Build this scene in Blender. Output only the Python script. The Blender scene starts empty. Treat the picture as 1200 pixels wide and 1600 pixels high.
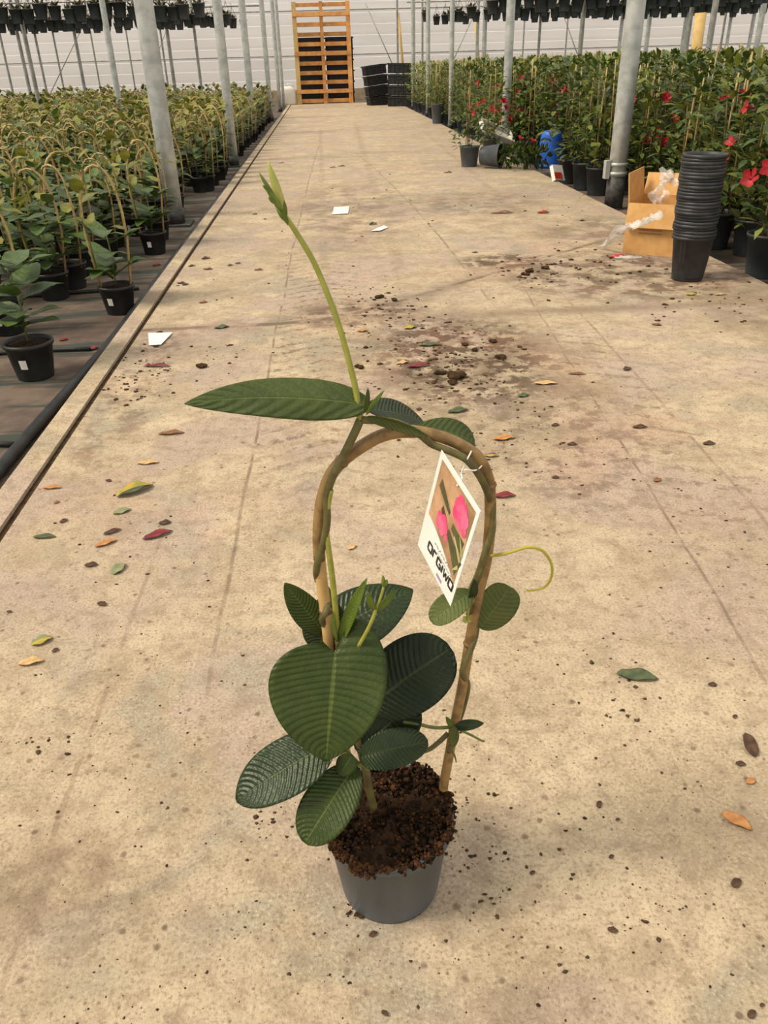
import bpy, bmesh, math, random
import numpy as np
from mathutils import Vector, Matrix, Euler
random.seed(11)
rng = np.random.default_rng(5)
SC = bpy.context.scene
COL = SC.collection

# ---------------------------------------------------------------- camera
F, H = 1230.0, 0.85                       # focal length in pixels of the 1200x1600 frame, eye height in m
YAW, PITCH, ROLL = math.radians(3.3298), math.radians(29.735), math.radians(1.6)
fw = Vector((math.sin(YAW)*math.cos(PITCH), math.cos(YAW)*math.cos(PITCH), -math.sin(PITCH)))
_rt = Vector((math.cos(YAW), -math.sin(YAW), 0)); _up = _rt.cross(fw)
rt = _rt*math.cos(ROLL) - _up*math.sin(ROLL)
up = _up*math.cos(ROLL) + _rt*math.sin(ROLL)
EYE = Vector((0, 0, H))
cam = bpy.data.cameras.new('camera'); camo = bpy.data.objects.new('camera', cam); COL.objects.link(camo)
camo.matrix_world = Matrix(((rt.x, up.x, -fw.x, 0), (rt.y, up.y, -fw.y, 0), (rt.z, up.z, -fw.z, H), (0, 0, 0, 1)))
cam.sensor_fit = 'VERTICAL'; cam.sensor_height = 24.0; cam.lens = F/1600*24.0
cam.clip_start = 0.02; cam.clip_end = 300
SC.camera = camo

# ---------------------------------------------------------------- world, sun, exposure
w = bpy.data.worlds.new('greenhouse_light'); SC.world = w; w.use_nodes = True
bg = w.node_tree.nodes['Background']
bg.inputs[0].default_value = (1.0, 0.95, 0.875, 1); bg.inputs[1].default_value = 0.88
sun = bpy.data.lights.new('sun', 'SUN'); sun.energy = 3.0; sun.angle = math.radians(17); sun.color = (1.0, 0.89, 0.73)
suno = bpy.data.objects.new('sun', sun); COL.objects.link(suno)
suno.rotation_euler = Vector((-0.80, -0.12, 1.0)).to_track_quat('Z', 'Y').to_euler()
SC.view_settings.view_transform = 'Standard'
try: SC.view_settings.look = 'None'
except Exception: pass
SC.view_settings.gamma = 1.0; SC.view_settings.use_curve_mapping = False
SC.view_settings.exposure = 0.18

# ---------------------------------------------------------------- pixel -> place
def ray(x, y): return fw*F + rt*(x-600) + up*(800-y)
def G(x, y, z=0.0):
    d = ray(x, y); return EYE + d*((z-H)/d.z)
def P(x, y, Y):
    d = ray(x, y); return EYE + d*(Y/d.y)
def pxm(p): return F/((Vector(p)-EYE).dot(fw))

# ---------------------------------------------------------------- materials
def _m(name):
    m = bpy.data.materials.new(name); m.use_nodes = True
    nt = m.node_tree; b = nt.nodes['Principled BSDF']
    return m, nt, b
def N(nt, t, **kw):
    n = nt.nodes.new(t)
    for k, v in kw.items(): setattr(n, k, v)
    return n
def val(nt, sock, v):
    if hasattr(v, 'is_output') or isinstance(v, bpy.types.NodeSocket): nt.links.new(v, sock)
    else: sock.default_value = v
def M(nt, op, a, b=None, c=None, clamp=False):
    n = N(nt, 'ShaderNodeMath', operation=op, use_clamp=clamp)
    val(nt, n.inputs[0], a)
    if b is not None: val(nt, n.inputs[1], b)
    if c is not None: val(nt, n.inputs[2], c)
    return n.outputs[0]
def MR(nt, v, a, b, c=0.0, d=1.0):
    n = N(nt, 'ShaderNodeMapRange', interpolation_type='SMOOTHSTEP')
    val(nt, n.inputs[0], v); n.inputs[1].default_value = a; n.inputs[2].default_value = b
    n.inputs[3].default_value = c; n.inputs[4].default_value = d
    return n.outputs[0]
def MIX(nt, f, a, b, blend='MIX'):
    n = N(nt, 'ShaderNodeMix', data_type='RGBA', blend_type=blend)
    val(nt, n.inputs[0], f)
    for s, c in ((n.inputs[6], a), (n.inputs[7], b)):
        if isinstance(c, bpy.types.NodeSocket): nt.links.new(c, s)
        else: s.default_value = (*c[:3], 1)
    return n.outputs[2]
def NOISE(nt, vec, scale, detail=3.0, rough=0.55, dist=0.0):
    n = N(nt, 'ShaderNodeTexNoise'); n.inputs['Scale'].default_value = scale
    n.inputs['Detail'].default_value = detail; n.inputs['Roughness'].default_value = rough
    n.inputs['Distortion'].default_value = dist
    if vec is not None: nt.links.new(vec, n.inputs['Vector'])
    return n.outputs['Fac']
def BUMP(nt, b, h, strength, dist):
    n = N(nt, 'ShaderNodeBump'); n.inputs['Strength'].default_value = strength; n.inputs['Distance'].default_value = dist
    nt.links.new(h, n.inputs['Height']); nt.links.new(n.outputs[0], b.inputs['Normal'])
def srgb(r, g, b):
    f = lambda c: (c/255/12.92 if c/255 <= .04045 else ((c/255+.055)/1.055)**2.4)
    return (f(r), f(g), f(b))
MATS = {}
def mk(name, c1, c2=None, scale=30, rough=.6, bump=0, bdist=.002, spec=.4, rand=0.0, metal=0, lo=.35, hi=.65, trans=0):
    m, nt, b = _m(name)
    tc = N(nt, 'ShaderNodeTexCoord'); v = tc.outputs['Object']
    c2 = c2 or c1
    n = NOISE(nt, v, scale, 4)
    col = MIX(nt, MR(nt, n, lo, hi), c1, c2)
    if rand:
        oi = N(nt, 'ShaderNodeObjectInfo')
        hs = N(nt, 'ShaderNodeHueSaturation')
        val(nt, hs.inputs['Value'], M(nt, 'MULTIPLY_ADD', oi.outputs['Random'], rand*2, 1-rand))
        nt.links.new(col, hs.inputs['Color']); col = hs.outputs['Color']
    nt.links.new(col, b.inputs['Base Color'])
    b.inputs['Roughness'].default_value = rough; b.inputs['Specular IOR Level'].default_value = spec
    b.inputs['Metallic'].default_value = metal
    if bump: BUMP(nt, b, n, bump, bdist)
    if trans:
        tr = N(nt, 'ShaderNodeBsdfTranslucent'); nt.links.new(col, tr.inputs[0])
        mx = N(nt, 'ShaderNodeMixShader'); mx.inputs[0].default_value = trans
        nt.links.new(b.outputs[0], mx.inputs[1]); nt.links.new(tr.outputs[0], mx.inputs[2])
        nt.links.new(mx.outputs[0], nt.nodes['Material Output'].inputs[0])
    MATS[name] = m
    return m
def leafmat(name, c1, c2, vein, rough=.38, nv=18, trans=.12, veinamt=.6, spec=.5, bump=.5, rand=0.0):
    """leaf blade: lighter midrib and side veins laid out along the leaf's own UV, quilted relief"""
    m, nt, b = _m(name)
    uv = N(nt, 'ShaderNodeUVMap'); sp = N(nt, 'ShaderNodeSeparateXYZ'); nt.links.new(uv.outputs[0], sp.inputs[0])
    u = M(nt, 'ABSOLUTE', M(nt, 'MULTIPLY_ADD', sp.outputs[0], 2.0, -1.0)); v = sp.outputs[1]
    tc = N(nt, 'ShaderNodeTexCoord')
    n = NOISE(nt, tc.outputs['Object'], 45, 3)
    ph = M(nt, 'MULTIPLY', M(nt, 'SUBTRACT', M(nt, 'MULTIPLY', v, float(nv)), M(nt, 'MULTIPLY', M(nt, 'POWER', u, 1.3), nv*.17)), 2*math.pi)
    ph = M(nt, 'ADD', ph, M(nt, 'MULTIPLY', n, 1.2))
    s = M(nt, 'COSINE', ph)
    side = M(nt, 'MULTIPLY', MR(nt, s, .86, 1.0), MR(nt, u, 1.0, .75))
    mid = MR(nt, u, .055, .02)
    base = MIX(nt, MR(nt, n, .3, .7), c1, c2)
    if rand:
        oi = N(nt, 'ShaderNodeObjectInfo'); hs = N(nt, 'ShaderNodeHueSaturation')
        val(nt, hs.inputs['Value'], M(nt, 'MULTIPLY_ADD', oi.outputs['Random'], rand*2, 1-rand))
        nt.links.new(base, hs.inputs['Color']); base = hs.outputs['Color']
    f = M(nt, 'MAXIMUM', M(nt, 'MULTIPLY', side, veinamt*.28), M(nt, 'MULTIPLY', mid, veinamt))
    col = MIX(nt, f, base, vein)
    nt.links.new(col, b.inputs['Base Color'])
    b.inputs['Roughness'].default_value = rough; b.inputs['Specular IOR Level'].default_value = spec
    hgt = M(nt, 'SUBTRACT', M(nt, 'MULTIPLY', s, -.5), M(nt, 'MULTIPLY', mid, 1.0))
    hgt = M(nt, 'ADD', hgt, M(nt, 'MULTIPLY', NOISE(nt, tc.outputs['Object'], 260, 3), 1.5))
    BUMP(nt, b, hgt, bump, .0012)
    if trans:
        tr = N(nt, 'ShaderNodeBsdfTranslucent'); nt.links.new(col, tr.inputs[0])
        mx = N(nt, 'ShaderNodeMixShader'); mx.inputs[0].default_value = trans
        nt.links.new(b.outputs[0], mx.inputs[1]); nt.links.new(tr.outputs[0], mx.inputs[2])
        nt.links.new(mx.outputs[0], nt.nodes['Material Output'].inputs[0])
    MATS[name] = m
    return m

mk('metal_post', (.36, .38, .36), (.52, .53, .50), 14, .45, .15, .001, .5, metal=.35)
mk('metal_thin', (.22, .22, .20), (.36, .35, .32), 9, .5, metal=.2)
mk('metal_dark', (.035, .035, .034), (.07, .068, .06), 40, .6)
mk('pot_grey', (.064, .078, .094), (.078, .093, .110), 12, .42, .05, .0005, .5)
mk('pot_black', (.012, .0125, .013), (.02, .021, .022), 18, .5, rand=.3)
mk('pot_mid', (.036, .042, .048), (.054, .060, .067), 12, .5, rand=.25)
mk('pot_stack', (.022, .024, .026), (.036, .038, .04), 20, .5, rand=.2)
mk('plastic_black', (.010, .011, .012), (.02, .021, .022), 20, .5)
mk('soil', (.012, .007, .004), (.042, .022, .011), 120, .95, 1, .006, .1)
mk('peat', (.045, .020, .008), (.095, .042, .016), 160, .95, .6, .003, .1)
mk('crumb', (.04, .025, .014), (.09, .055, .03), 60, .95, 0, .001, .1)
mk('clod', (.035, .020, .010), (.07, .042, .02), 60, .95, .5, .002, .1)
mk('cane', (.34, .235, .085), (.46, .33, .135), 60, .5, .1, .0006, .4, rand=.2)
mk('hoop_brown', (.17, .10, .034), (.31, .19, .07), 70, .45, .25, .0008, .4)
mk('hoop_pale', (.50, .32, .12), (.58, .39, .17), 60, .45, .1, .0006, .4)
mk('cane_node', (.14, .07, .028), (.24, .13, .05), 80, .6)
mk('stem_green', (.10, .13, .025), (.16, .18, .04), 80, .45)
mk('stem_dark', (.085, .07, .022), (.13, .115, .035), 80, .5)
mk('stem_young', (.26, .27, .045), (.33, .33, .06), 80, .45)
mk('tendril', (.42, .38, .045), (.48, .43, .06), 60, .45)
mk('bud_pale', (.52, .50, .14), (.42, .46, .10), 60, .45, trans=.2)
mk('bud_green', (.11, .17, .02), (.17, .22, .03), 60, .45, trans=.1)
mk('white_card', (.80, .79, .73), (.84, .82, .77), 5, .35, spec=.5)
mk('white_paper', (.74, .72, .66), (.82, .80, .75), 8, .6)
mk('sticker', (.66, .65, .60), (.74, .72, .68), 8, .5)
mk('print_peach', (.60, .36, .20), (.30, .17, .08), 30, .3)
mk('print_pink', (.80, .05, .16), (.86, .16, .30), 60, .3)
mk('print_green', (.055, .055, .025), (.10, .10, .035), 40, .3)
mk('print_lime', (.36, .36, .12), (.50, .46, .22), 40, .3)
mk('print_ink', (.02, .022, .02), None, 10, .4)
mk('print_grey', (.35, .36, .34), None, 10, .4)
mk('print_violet', (.36, .28, .48), None, 10, .4)
mk('cardboard', (.56, .31, .11), (.64, .37, .14), 25, .75, .05, .001, .2)
mk('cardboard_edge', (.36, .19, .07), None, 25, .8)
mk('timber', (.52, .24, .075), (.66, .34, .12), 8, .7, .1, .001, .2, rand=.18)
mk('timber_yellow', (.60, .42, .16), (.52, .34, .12), 8, .7)
mk('white_plastic', (.70, .67, .60), (.76, .73, .66), 6, .4)
mk('blue_plastic', (.015, .10, .50), (.02, .13, .58), 6, .45)
mk('red_plastic', (.50, .03, .02), (.60, .08, .04), 12, .45)
mk('hose', (.013, .0135, .014), (.024, .025, .026), 25, .55)
mk('hang_leaf', (.07, .07, .025), (.13, .10, .04), 20, .7)
mk('rail', (.22, .13, .06), (.32, .21, .10), 15, .6)
mk('petal_red', (.30, .004, .010), (.44, .010, .022), 40, .55, trans=.1)
mk('petal_white', (.75, .70, .58), (.82, .70, .60), 30, .5, trans=.15)
mk('dry_orange', (.36, .15, .045), (.50, .24, .08), 70, .75, .4, .002)
mk('dry_brown', (.16, .07, .03), (.26, .12, .05), 70, .8, .4, .002)
mk('dry_dark', (.05, .026, .014), (.10, .05, .026), 70, .85, .4, .002)
mk('dry_tan', (.44, .27, .11), (.58, .40, .19), 70, .75, .4, .002)
mk('dry_yellow', (.45, .30, .03), (.30, .27, .05), 70, .65, .3, .002)
mk('litter_green', (.045, .065, .028), (.085, .105, .045), 60, .6, .3, .002)
mk('litter_palegreen', (.17, .20, .09), (.24, .25, .12), 60, .6, .3, .002)
mk('litter_red', (.13, .012, .014), (.24, .03, .035), 60, .6, .3, .002)
mk('litter_violet', (.10, .045, .10), (.18, .09, .14), 60, .6)
leafmat('leaf_top', (.026, .046, .006), (.042, .064, .009), (.12, .155, .028), rough=.42, veinamt=.55, spec=.32)
leafmat('leaf_dark', (.008, .017, .005), (.013, .024, .006), (.045, .062, .018), rough=.46, veinamt=.6, spec=.3)
leafmat('leaf_mid', (.013, .028, .005), (.022, .042, .007), (.07, .095, .022), rough=.36, veinamt=.5, spec=.42)
leafmat('leaf_olive', (.070, .100, .016), (.105, .130, .022), (.19, .22, .05), rough=.55, veinamt=.5, trans=.2, nv=11)
leafmat('leaf_under', (.046, .074, .011), (.066, .096, .014), (.14, .18, .035), rough=.6, veinamt=.6, trans=.2, nv=10)
leafmat('leaf_young', (.11, .175, .018), (.15, .21, .025), (.2, .26, .05), rough=.45, veinamt=.3, trans=.25)
leafmat('leaf_bed', (.040, .085, .016), (.085, .135, .024), (.13, .18, .04), rough=.5, veinamt=.35, trans=.15, rand=.35, nv=9)
leafmat('leaf_bed_yellow', (.17, .19, .026), (.26, .24, .04), (.3, .28, .06), rough=.5, veinamt=.2, trans=.25, rand=.25, nv=8)
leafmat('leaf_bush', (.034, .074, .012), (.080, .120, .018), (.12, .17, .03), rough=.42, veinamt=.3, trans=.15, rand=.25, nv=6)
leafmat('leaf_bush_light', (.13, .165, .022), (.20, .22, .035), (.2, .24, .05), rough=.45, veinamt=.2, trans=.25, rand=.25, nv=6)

def concrete(name, detail=True):
    m, nt, b = _m(name)
    geo = N(nt, 'ShaderNodeNewGeometry'); pos = geo.outputs['Position']
    sp = N(nt, 'ShaderNodeSeparateXYZ'); nt.links.new(pos, sp.inputs[0]); X, Y = sp.outputs[0], sp.outputs[1]
    n1 = NOISE(nt, pos, 1.3, 5, .6, .4); n2 = NOISE(nt, pos, 5.5, 5, .62, .3); n3 = NOISE(nt, pos, 38, 5, .7); n4 = NOISE(nt, pos, 210, 4, .7)
    tan1, tan2 = (.545, .44, .292), (.40, .315, .205)
    col = MIX(nt, MR(nt, n2, .34, .66), tan2, tan1)
    pink = NOISE(nt, pos, 2.1, 4, .55, .6)
    col = MIX(nt, MR(nt, pink, .47, .60, 0, .75), col, (.42, .325, .262))
    offs = N(nt, 'ShaderNodeVectorMath', operation='ADD'); nt.links.new(pos, offs.inputs[0]); offs.inputs[1].default_value = (7.3, 2.1, 4)
    gr = NOISE(nt, offs.outputs[0], 3.1, 5, .6, .8)
    col = MIX(nt, MR(nt, gr, .53, .66, 0, .65), col, (.31, .285, .215))
    rosy = NOISE(nt, offs.outputs[0], 1.7, 4, .6, .5)
    col = MIX(nt, MR(nt, rosy, .56, .70, 0, .45), col, (.50, .31, .215))
    col = MIX(nt, MR(nt, n3, .30, .54, .55, 0), col, (.22, .16, .10))
    col = MIX(nt, MR(nt, n4, .34, .50, .62, 0), col, (.19, .135, .085))
    col = MIX(nt, MR(nt, n4, .54, .66, 0, .5), col, (.64, .54, .39))
    col = MIX(nt, MR(nt, NOISE(nt, offs.outputs[0], 16, 5, .7, .5), .36, .52, .42, 0), col, (.25, .185, .125))
    col = MIX(nt, MR(nt, n1, .35, .6, .22, 0), col, (.27, .20, .135))
    dirt = None
    def add(d):
        nonlocal dirt
        dirt = d if dirt is None else M(nt, 'MAXIMUM', dirt, d)
    # fine pits
    vo = N(nt, 'ShaderNodeTexVoronoi'); vo.inputs['Scale'].default_value = 48; nt.links.new(pos, vo.inputs['Vector'])
    sel = N(nt, 'ShaderNodeSeparateColor'); nt.links.new(vo.outputs['Color'], sel.inputs[0])
    add(M(nt, 'MULTIPLY', M(nt, 'MULTIPLY', MR(nt, vo.outputs['Distance'], .30, .10), M(nt, 'GREATER_THAN', sel.outputs[0], .62)), M(nt, 'MULTIPLY', sel.outputs[1], .75)))
    vo2 = N(nt, 'ShaderNodeTexVoronoi'); vo2.inputs['Scale'].default_value = 130; nt.links.new(pos, vo2.inputs['Vector'])
    sel2 = N(nt, 'ShaderNodeSeparateColor'); nt.links.new(vo2.outputs['Color'], sel2.inputs[0])
    add(M(nt, 'MULTIPLY', M(nt, 'MULTIPLY', MR(nt, vo2.outputs['Distance'], .35, .15), M(nt, 'GREATER_THAN', sel2.outputs[0], .7)), M(nt, 'MULTIPLY', sel2.outputs[1], .6)))
    if detail:
        wob = M(nt, 'MULTIPLY_ADD', NOISE(nt, pos, 2.0, 3), .03, -.015)
        brk = MR(nt, NOISE(nt, pos, 9, 3), .32, .58)
        def track(a, bb, c, y0, y1, wdt, amt):
            # a wheel or hose mark running along the path: X = a + b*Y + c*Y^2 between y0 and y1
            xc = M(nt, 'ADD', M(nt, 'MULTIPLY_ADD', M(nt, 'MULTIPLY', Y, Y), c, M(nt, 'MULTIPLY_ADD', Y, bb, a)), wob)
            d = M(nt, 'ABSOLUTE', M(nt, 'SUBTRACT', X, xc))
            f = M(nt, 'MULTIPLY', MR(nt, d, wdt, wdt*.3), M(nt, 'MULTIPLY', MR(nt, Y, y0-.3, y0+.3), MR(nt, Y, y1+.8, y1-.2)))
            add(M(nt, 'MULTIPLY', M(nt, 'MULTIPLY', f, brk), amt))
        track(-.235, .005, .0012, 1.0, 11, .006, .60)
        track(-.40, .01, 0, .3, 1.2, .006, .35)
        track(.62, .025, -.0058, 3.2, 9, .008, .55)
        track(.575, .075, -.0006, .9, 3.2, .005, .6)
        track(.80, .06, -.004, 1.2, 3.4, .007, .42)
        track(-.03, .0, 0, 2.2, 13, .035, .22)
        track(.25, .02, 0, 3.5, 14, .05, .20)
        track(1.05, .03, 0, 3.0, 12, .04, .18)
        # the trail that crosses the path aslant, and the smear beside it
        yc = M(nt, 'ADD', M(nt, 'MULTIPLY_ADD', M(nt, 'ADD', X, M(nt, 'SQRT', M(nt, 'MULTIPLY_ADD', X, X, .02))), .45, 2.95), M(nt, 'MULTIPLY', wob, 1.2))
        dd = M(nt, 'ABSOLUTE', M(nt, 'SUBTRACT', Y, yc))
        add(M(nt, 'MULTIPLY', MR(nt, dd, .035, .008), M(nt, 'MULTIPLY', brk, .75)))
        add(M(nt, 'MULTIPLY', MR(nt, dd, .22, .0), M(nt, 'MULTIPLY', MR(nt, NOISE(nt, pos, 6, 4), .4, .65), .35)))
        d2 = M(nt, 'ABSOLUTE', M(nt, 'SUBTRACT', M(nt, 'ADD', Y, wob), 2.97))
        add(M(nt, 'MULTIPLY', M(nt, 'MULTIPLY', MR(nt, d2, .09, .0), MR(nt, X, -.1, .25)), .42))
        # tread prints: short cross bars inside two bands
        wv = M(nt, 'SINE', M(nt, 'MULTIPLY', M(nt, 'ADD', M(nt, 'ADD', Y, M(nt, 'MULTIPLY', M(nt, 'ABSOLUTE', M(nt, 'SUBTRACT', X, -.03)), .5)), M(nt, 'MULTIPLY', wob, .8)), 78.0))
        bars = M(nt, 'MULTIPLY', MR(nt, wv, .1, .8), MR(nt, NOISE(nt, pos, 45, 3, .6), .42, .56))
        band = M(nt, 'MULTIPLY', MR(nt, M(nt, 'ABSOLUTE', M(nt, 'SUBTRACT', X, -.05)), .20, .13), M(nt, 'MULTIPLY', MR(nt, Y, 1.2, 2.0), MR(nt, Y, 5.0, 3.4)))
        add(M(nt, 'MULTIPLY', M(nt, 'MULTIPLY', band, bars), M(nt, 'MULTIPLY', MR(nt, NOISE(nt, pos, 14, 3), .34, .56), .6)))
        band2 = M(nt, 'MULTIPLY', MR(nt, M(nt, 'ABSOLUTE', M(nt, 'SUBTRACT', X, .78)), .20, .12), M(nt, 'MULTIPLY', MR(nt, Y, .9, 1.6), MR(nt, Y, 3.2, 2.5)))
        add(M(nt, 'MULTIPLY', M(nt, 'MULTIPLY', band2, bars), M(nt, 'MULTIPLY', MR(nt, NOISE(nt, pos, 14, 3), .36, .58), .5)))
        # trodden-in potting soil and damp stains
        def blob(x, y, rx, ry, amt, lo=.40, hi=.62, sc=7):
            dx = M(nt, 'DIVIDE', M(nt, 'SUBTRACT', X, x), rx); dy = M(nt, 'DIVIDE', M(nt, 'SUBTRACT', Y, y), ry)
            r = M(nt, 'ADD', M(nt, 'MULTIPLY', dx, dx), M(nt, 'MULTIPLY', dy, dy))
            add(M(nt, 'MULTIPLY', M(nt, 'MULTIPLY', MR(nt, r, 1.0, .15), MR(nt, NOISE(nt, pos, sc, 5, .7), lo, hi)), amt))
        blob(.42, 2.50, .40, .62, .95, .43, .55, 15)
        blob(.40, 2.40, .55, .80, .55, .40, .60, 5)
        blob(1.35, 3.5, .75, .6, .80, .42, .58, 9)
        blob(.85, 3.85, .30, .22, .9, .40, .55, 14)
        blob(.10, 3.05, .35, .25, .8, .40, .58, 10)
        blob(1.55, 4.5, .5, .6, .55, .40, .6, 6)
        blob(1.75, 2.7, .45, .7, .5, .36, .60, 4)
        blob(-.62, 2.4, .14, .9, .55, .45, .62, 13)
        blob(.15, 5.6, .50, 1.7, .45, .42, .60, 5)
        blob(1.0, 5.6, .6, .7, .45, .42, .60, 6)
        blob(-.35, .62, .16, .10, .5, .36, .6, 8)
        blob(.55, 1.9, .35, .6, .55, .47, .60, 14)
        blob(.20, .35, .22, .20, .30, .35, .6, 8)
    red = NOISE(nt, pos, 3.3, 3, .5)
    dcol = MIX(nt, MR(nt, red, .45, .65), (.085, .052, .03), (.15, .075, .045))
    col = MIX(nt, dirt, col, dcol)
    nt.links.new(col, b.inputs['Base Color'])
    b.inputs['Roughness'].default_value = .85; b.inputs['Specular IOR Level'].default_value = .25
    hh = M(nt, 'ADD', M(nt, 'MULTIPLY', n3, 1.0), M(nt, 'MULTIPLY', n4, .5))
    hh = M(nt, 'ADD', hh, M(nt, 'MULTIPLY', n2, 2.0))
    BUMP(nt, b, hh, .55, .006)
    MATS[name] = m
concrete('concrete'); concrete('kerb_concrete', False)

def fabric():
    m, nt, b = _m('weed_fabric')
    geo = N(nt, 'ShaderNodeNewGeometry'); pos = geo.outputs['Position']
    mp = N(nt, 'ShaderNodeMapping'); nt.links.new(pos, mp.inputs[0]); mp.inputs['Scale'].default_value = (1.0, 9.0, 1)
    st = NOISE(nt, mp.outputs[0], 1.4, 4, .6, .3)
    n = NOISE(nt, pos, 9, 4)
    col = MIX(nt, MR(nt, n, .35, .65), (.085, .058, .042), (.145, .105, .075))
    col = MIX(nt, MR(nt, st, .50, .60), col, (.035, .042, .032))
    nt.links.new(col, b.inputs['Base Color']); b.inputs['Roughness'].default_value = .9
    BUMP(nt, b, st, .6, .03)
    MATS['weed_fabric'] = m
fabric()

def film():
    m, nt, b = _m('wall_film')
    tc = N(nt, 'ShaderNodeNewGeometry'); pos = tc.outputs['Position']
    mp = N(nt, 'ShaderNodeMapping'); nt.links.new(pos, mp.inputs[0]); mp.inputs['Scale'].default_value = (1, 1, 5)
    n = NOISE(nt, mp.outputs[0], .5, 4)
    col = MIX(nt, MR(nt, n, .3, .7), (.86, .815, .775), (.94, .90, .86))
    nt.links.new(col, b.inputs['Base Color']); b.inputs['Roughness'].default_value = .6
    tr = N(nt, 'ShaderNodeBsdfTranslucent'); nt.links.new(col, tr.inputs[0])
    mx = N(nt, 'ShaderNodeMixShader'); mx.inputs[0].default_value = .55
    nt.links.new(b.outputs[0], mx.inputs[1]); nt.links.new(tr.outputs[0], mx.inputs[2])
    nt.links.new(mx.outputs[0], nt.nodes['Material Output'].inputs[0])
    MATS['wall_film'] = m
film()

def clear_film():
    m, nt, b = _m('clear_film')
    b.inputs['Base Color'].default_value = (.9, .87, .82, 1); b.inputs['Roughness'].default_value = .12
    b.inputs['Specular IOR Level'].default_value = .9
    t = N(nt, 'ShaderNodeBsdfTransparent'); mx = N(nt, 'ShaderNodeMixShader'); mx.inputs[0].default_value = .34
    nt.links.new(t.outputs[0], mx.inputs[1]); nt.links.new(b.outputs[0], mx.inputs[2])
    nt.links.new(mx.outputs[0], nt.nodes['Material Output'].inputs[0])
    MATS['clear_film'] = m
clear_film()

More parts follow.
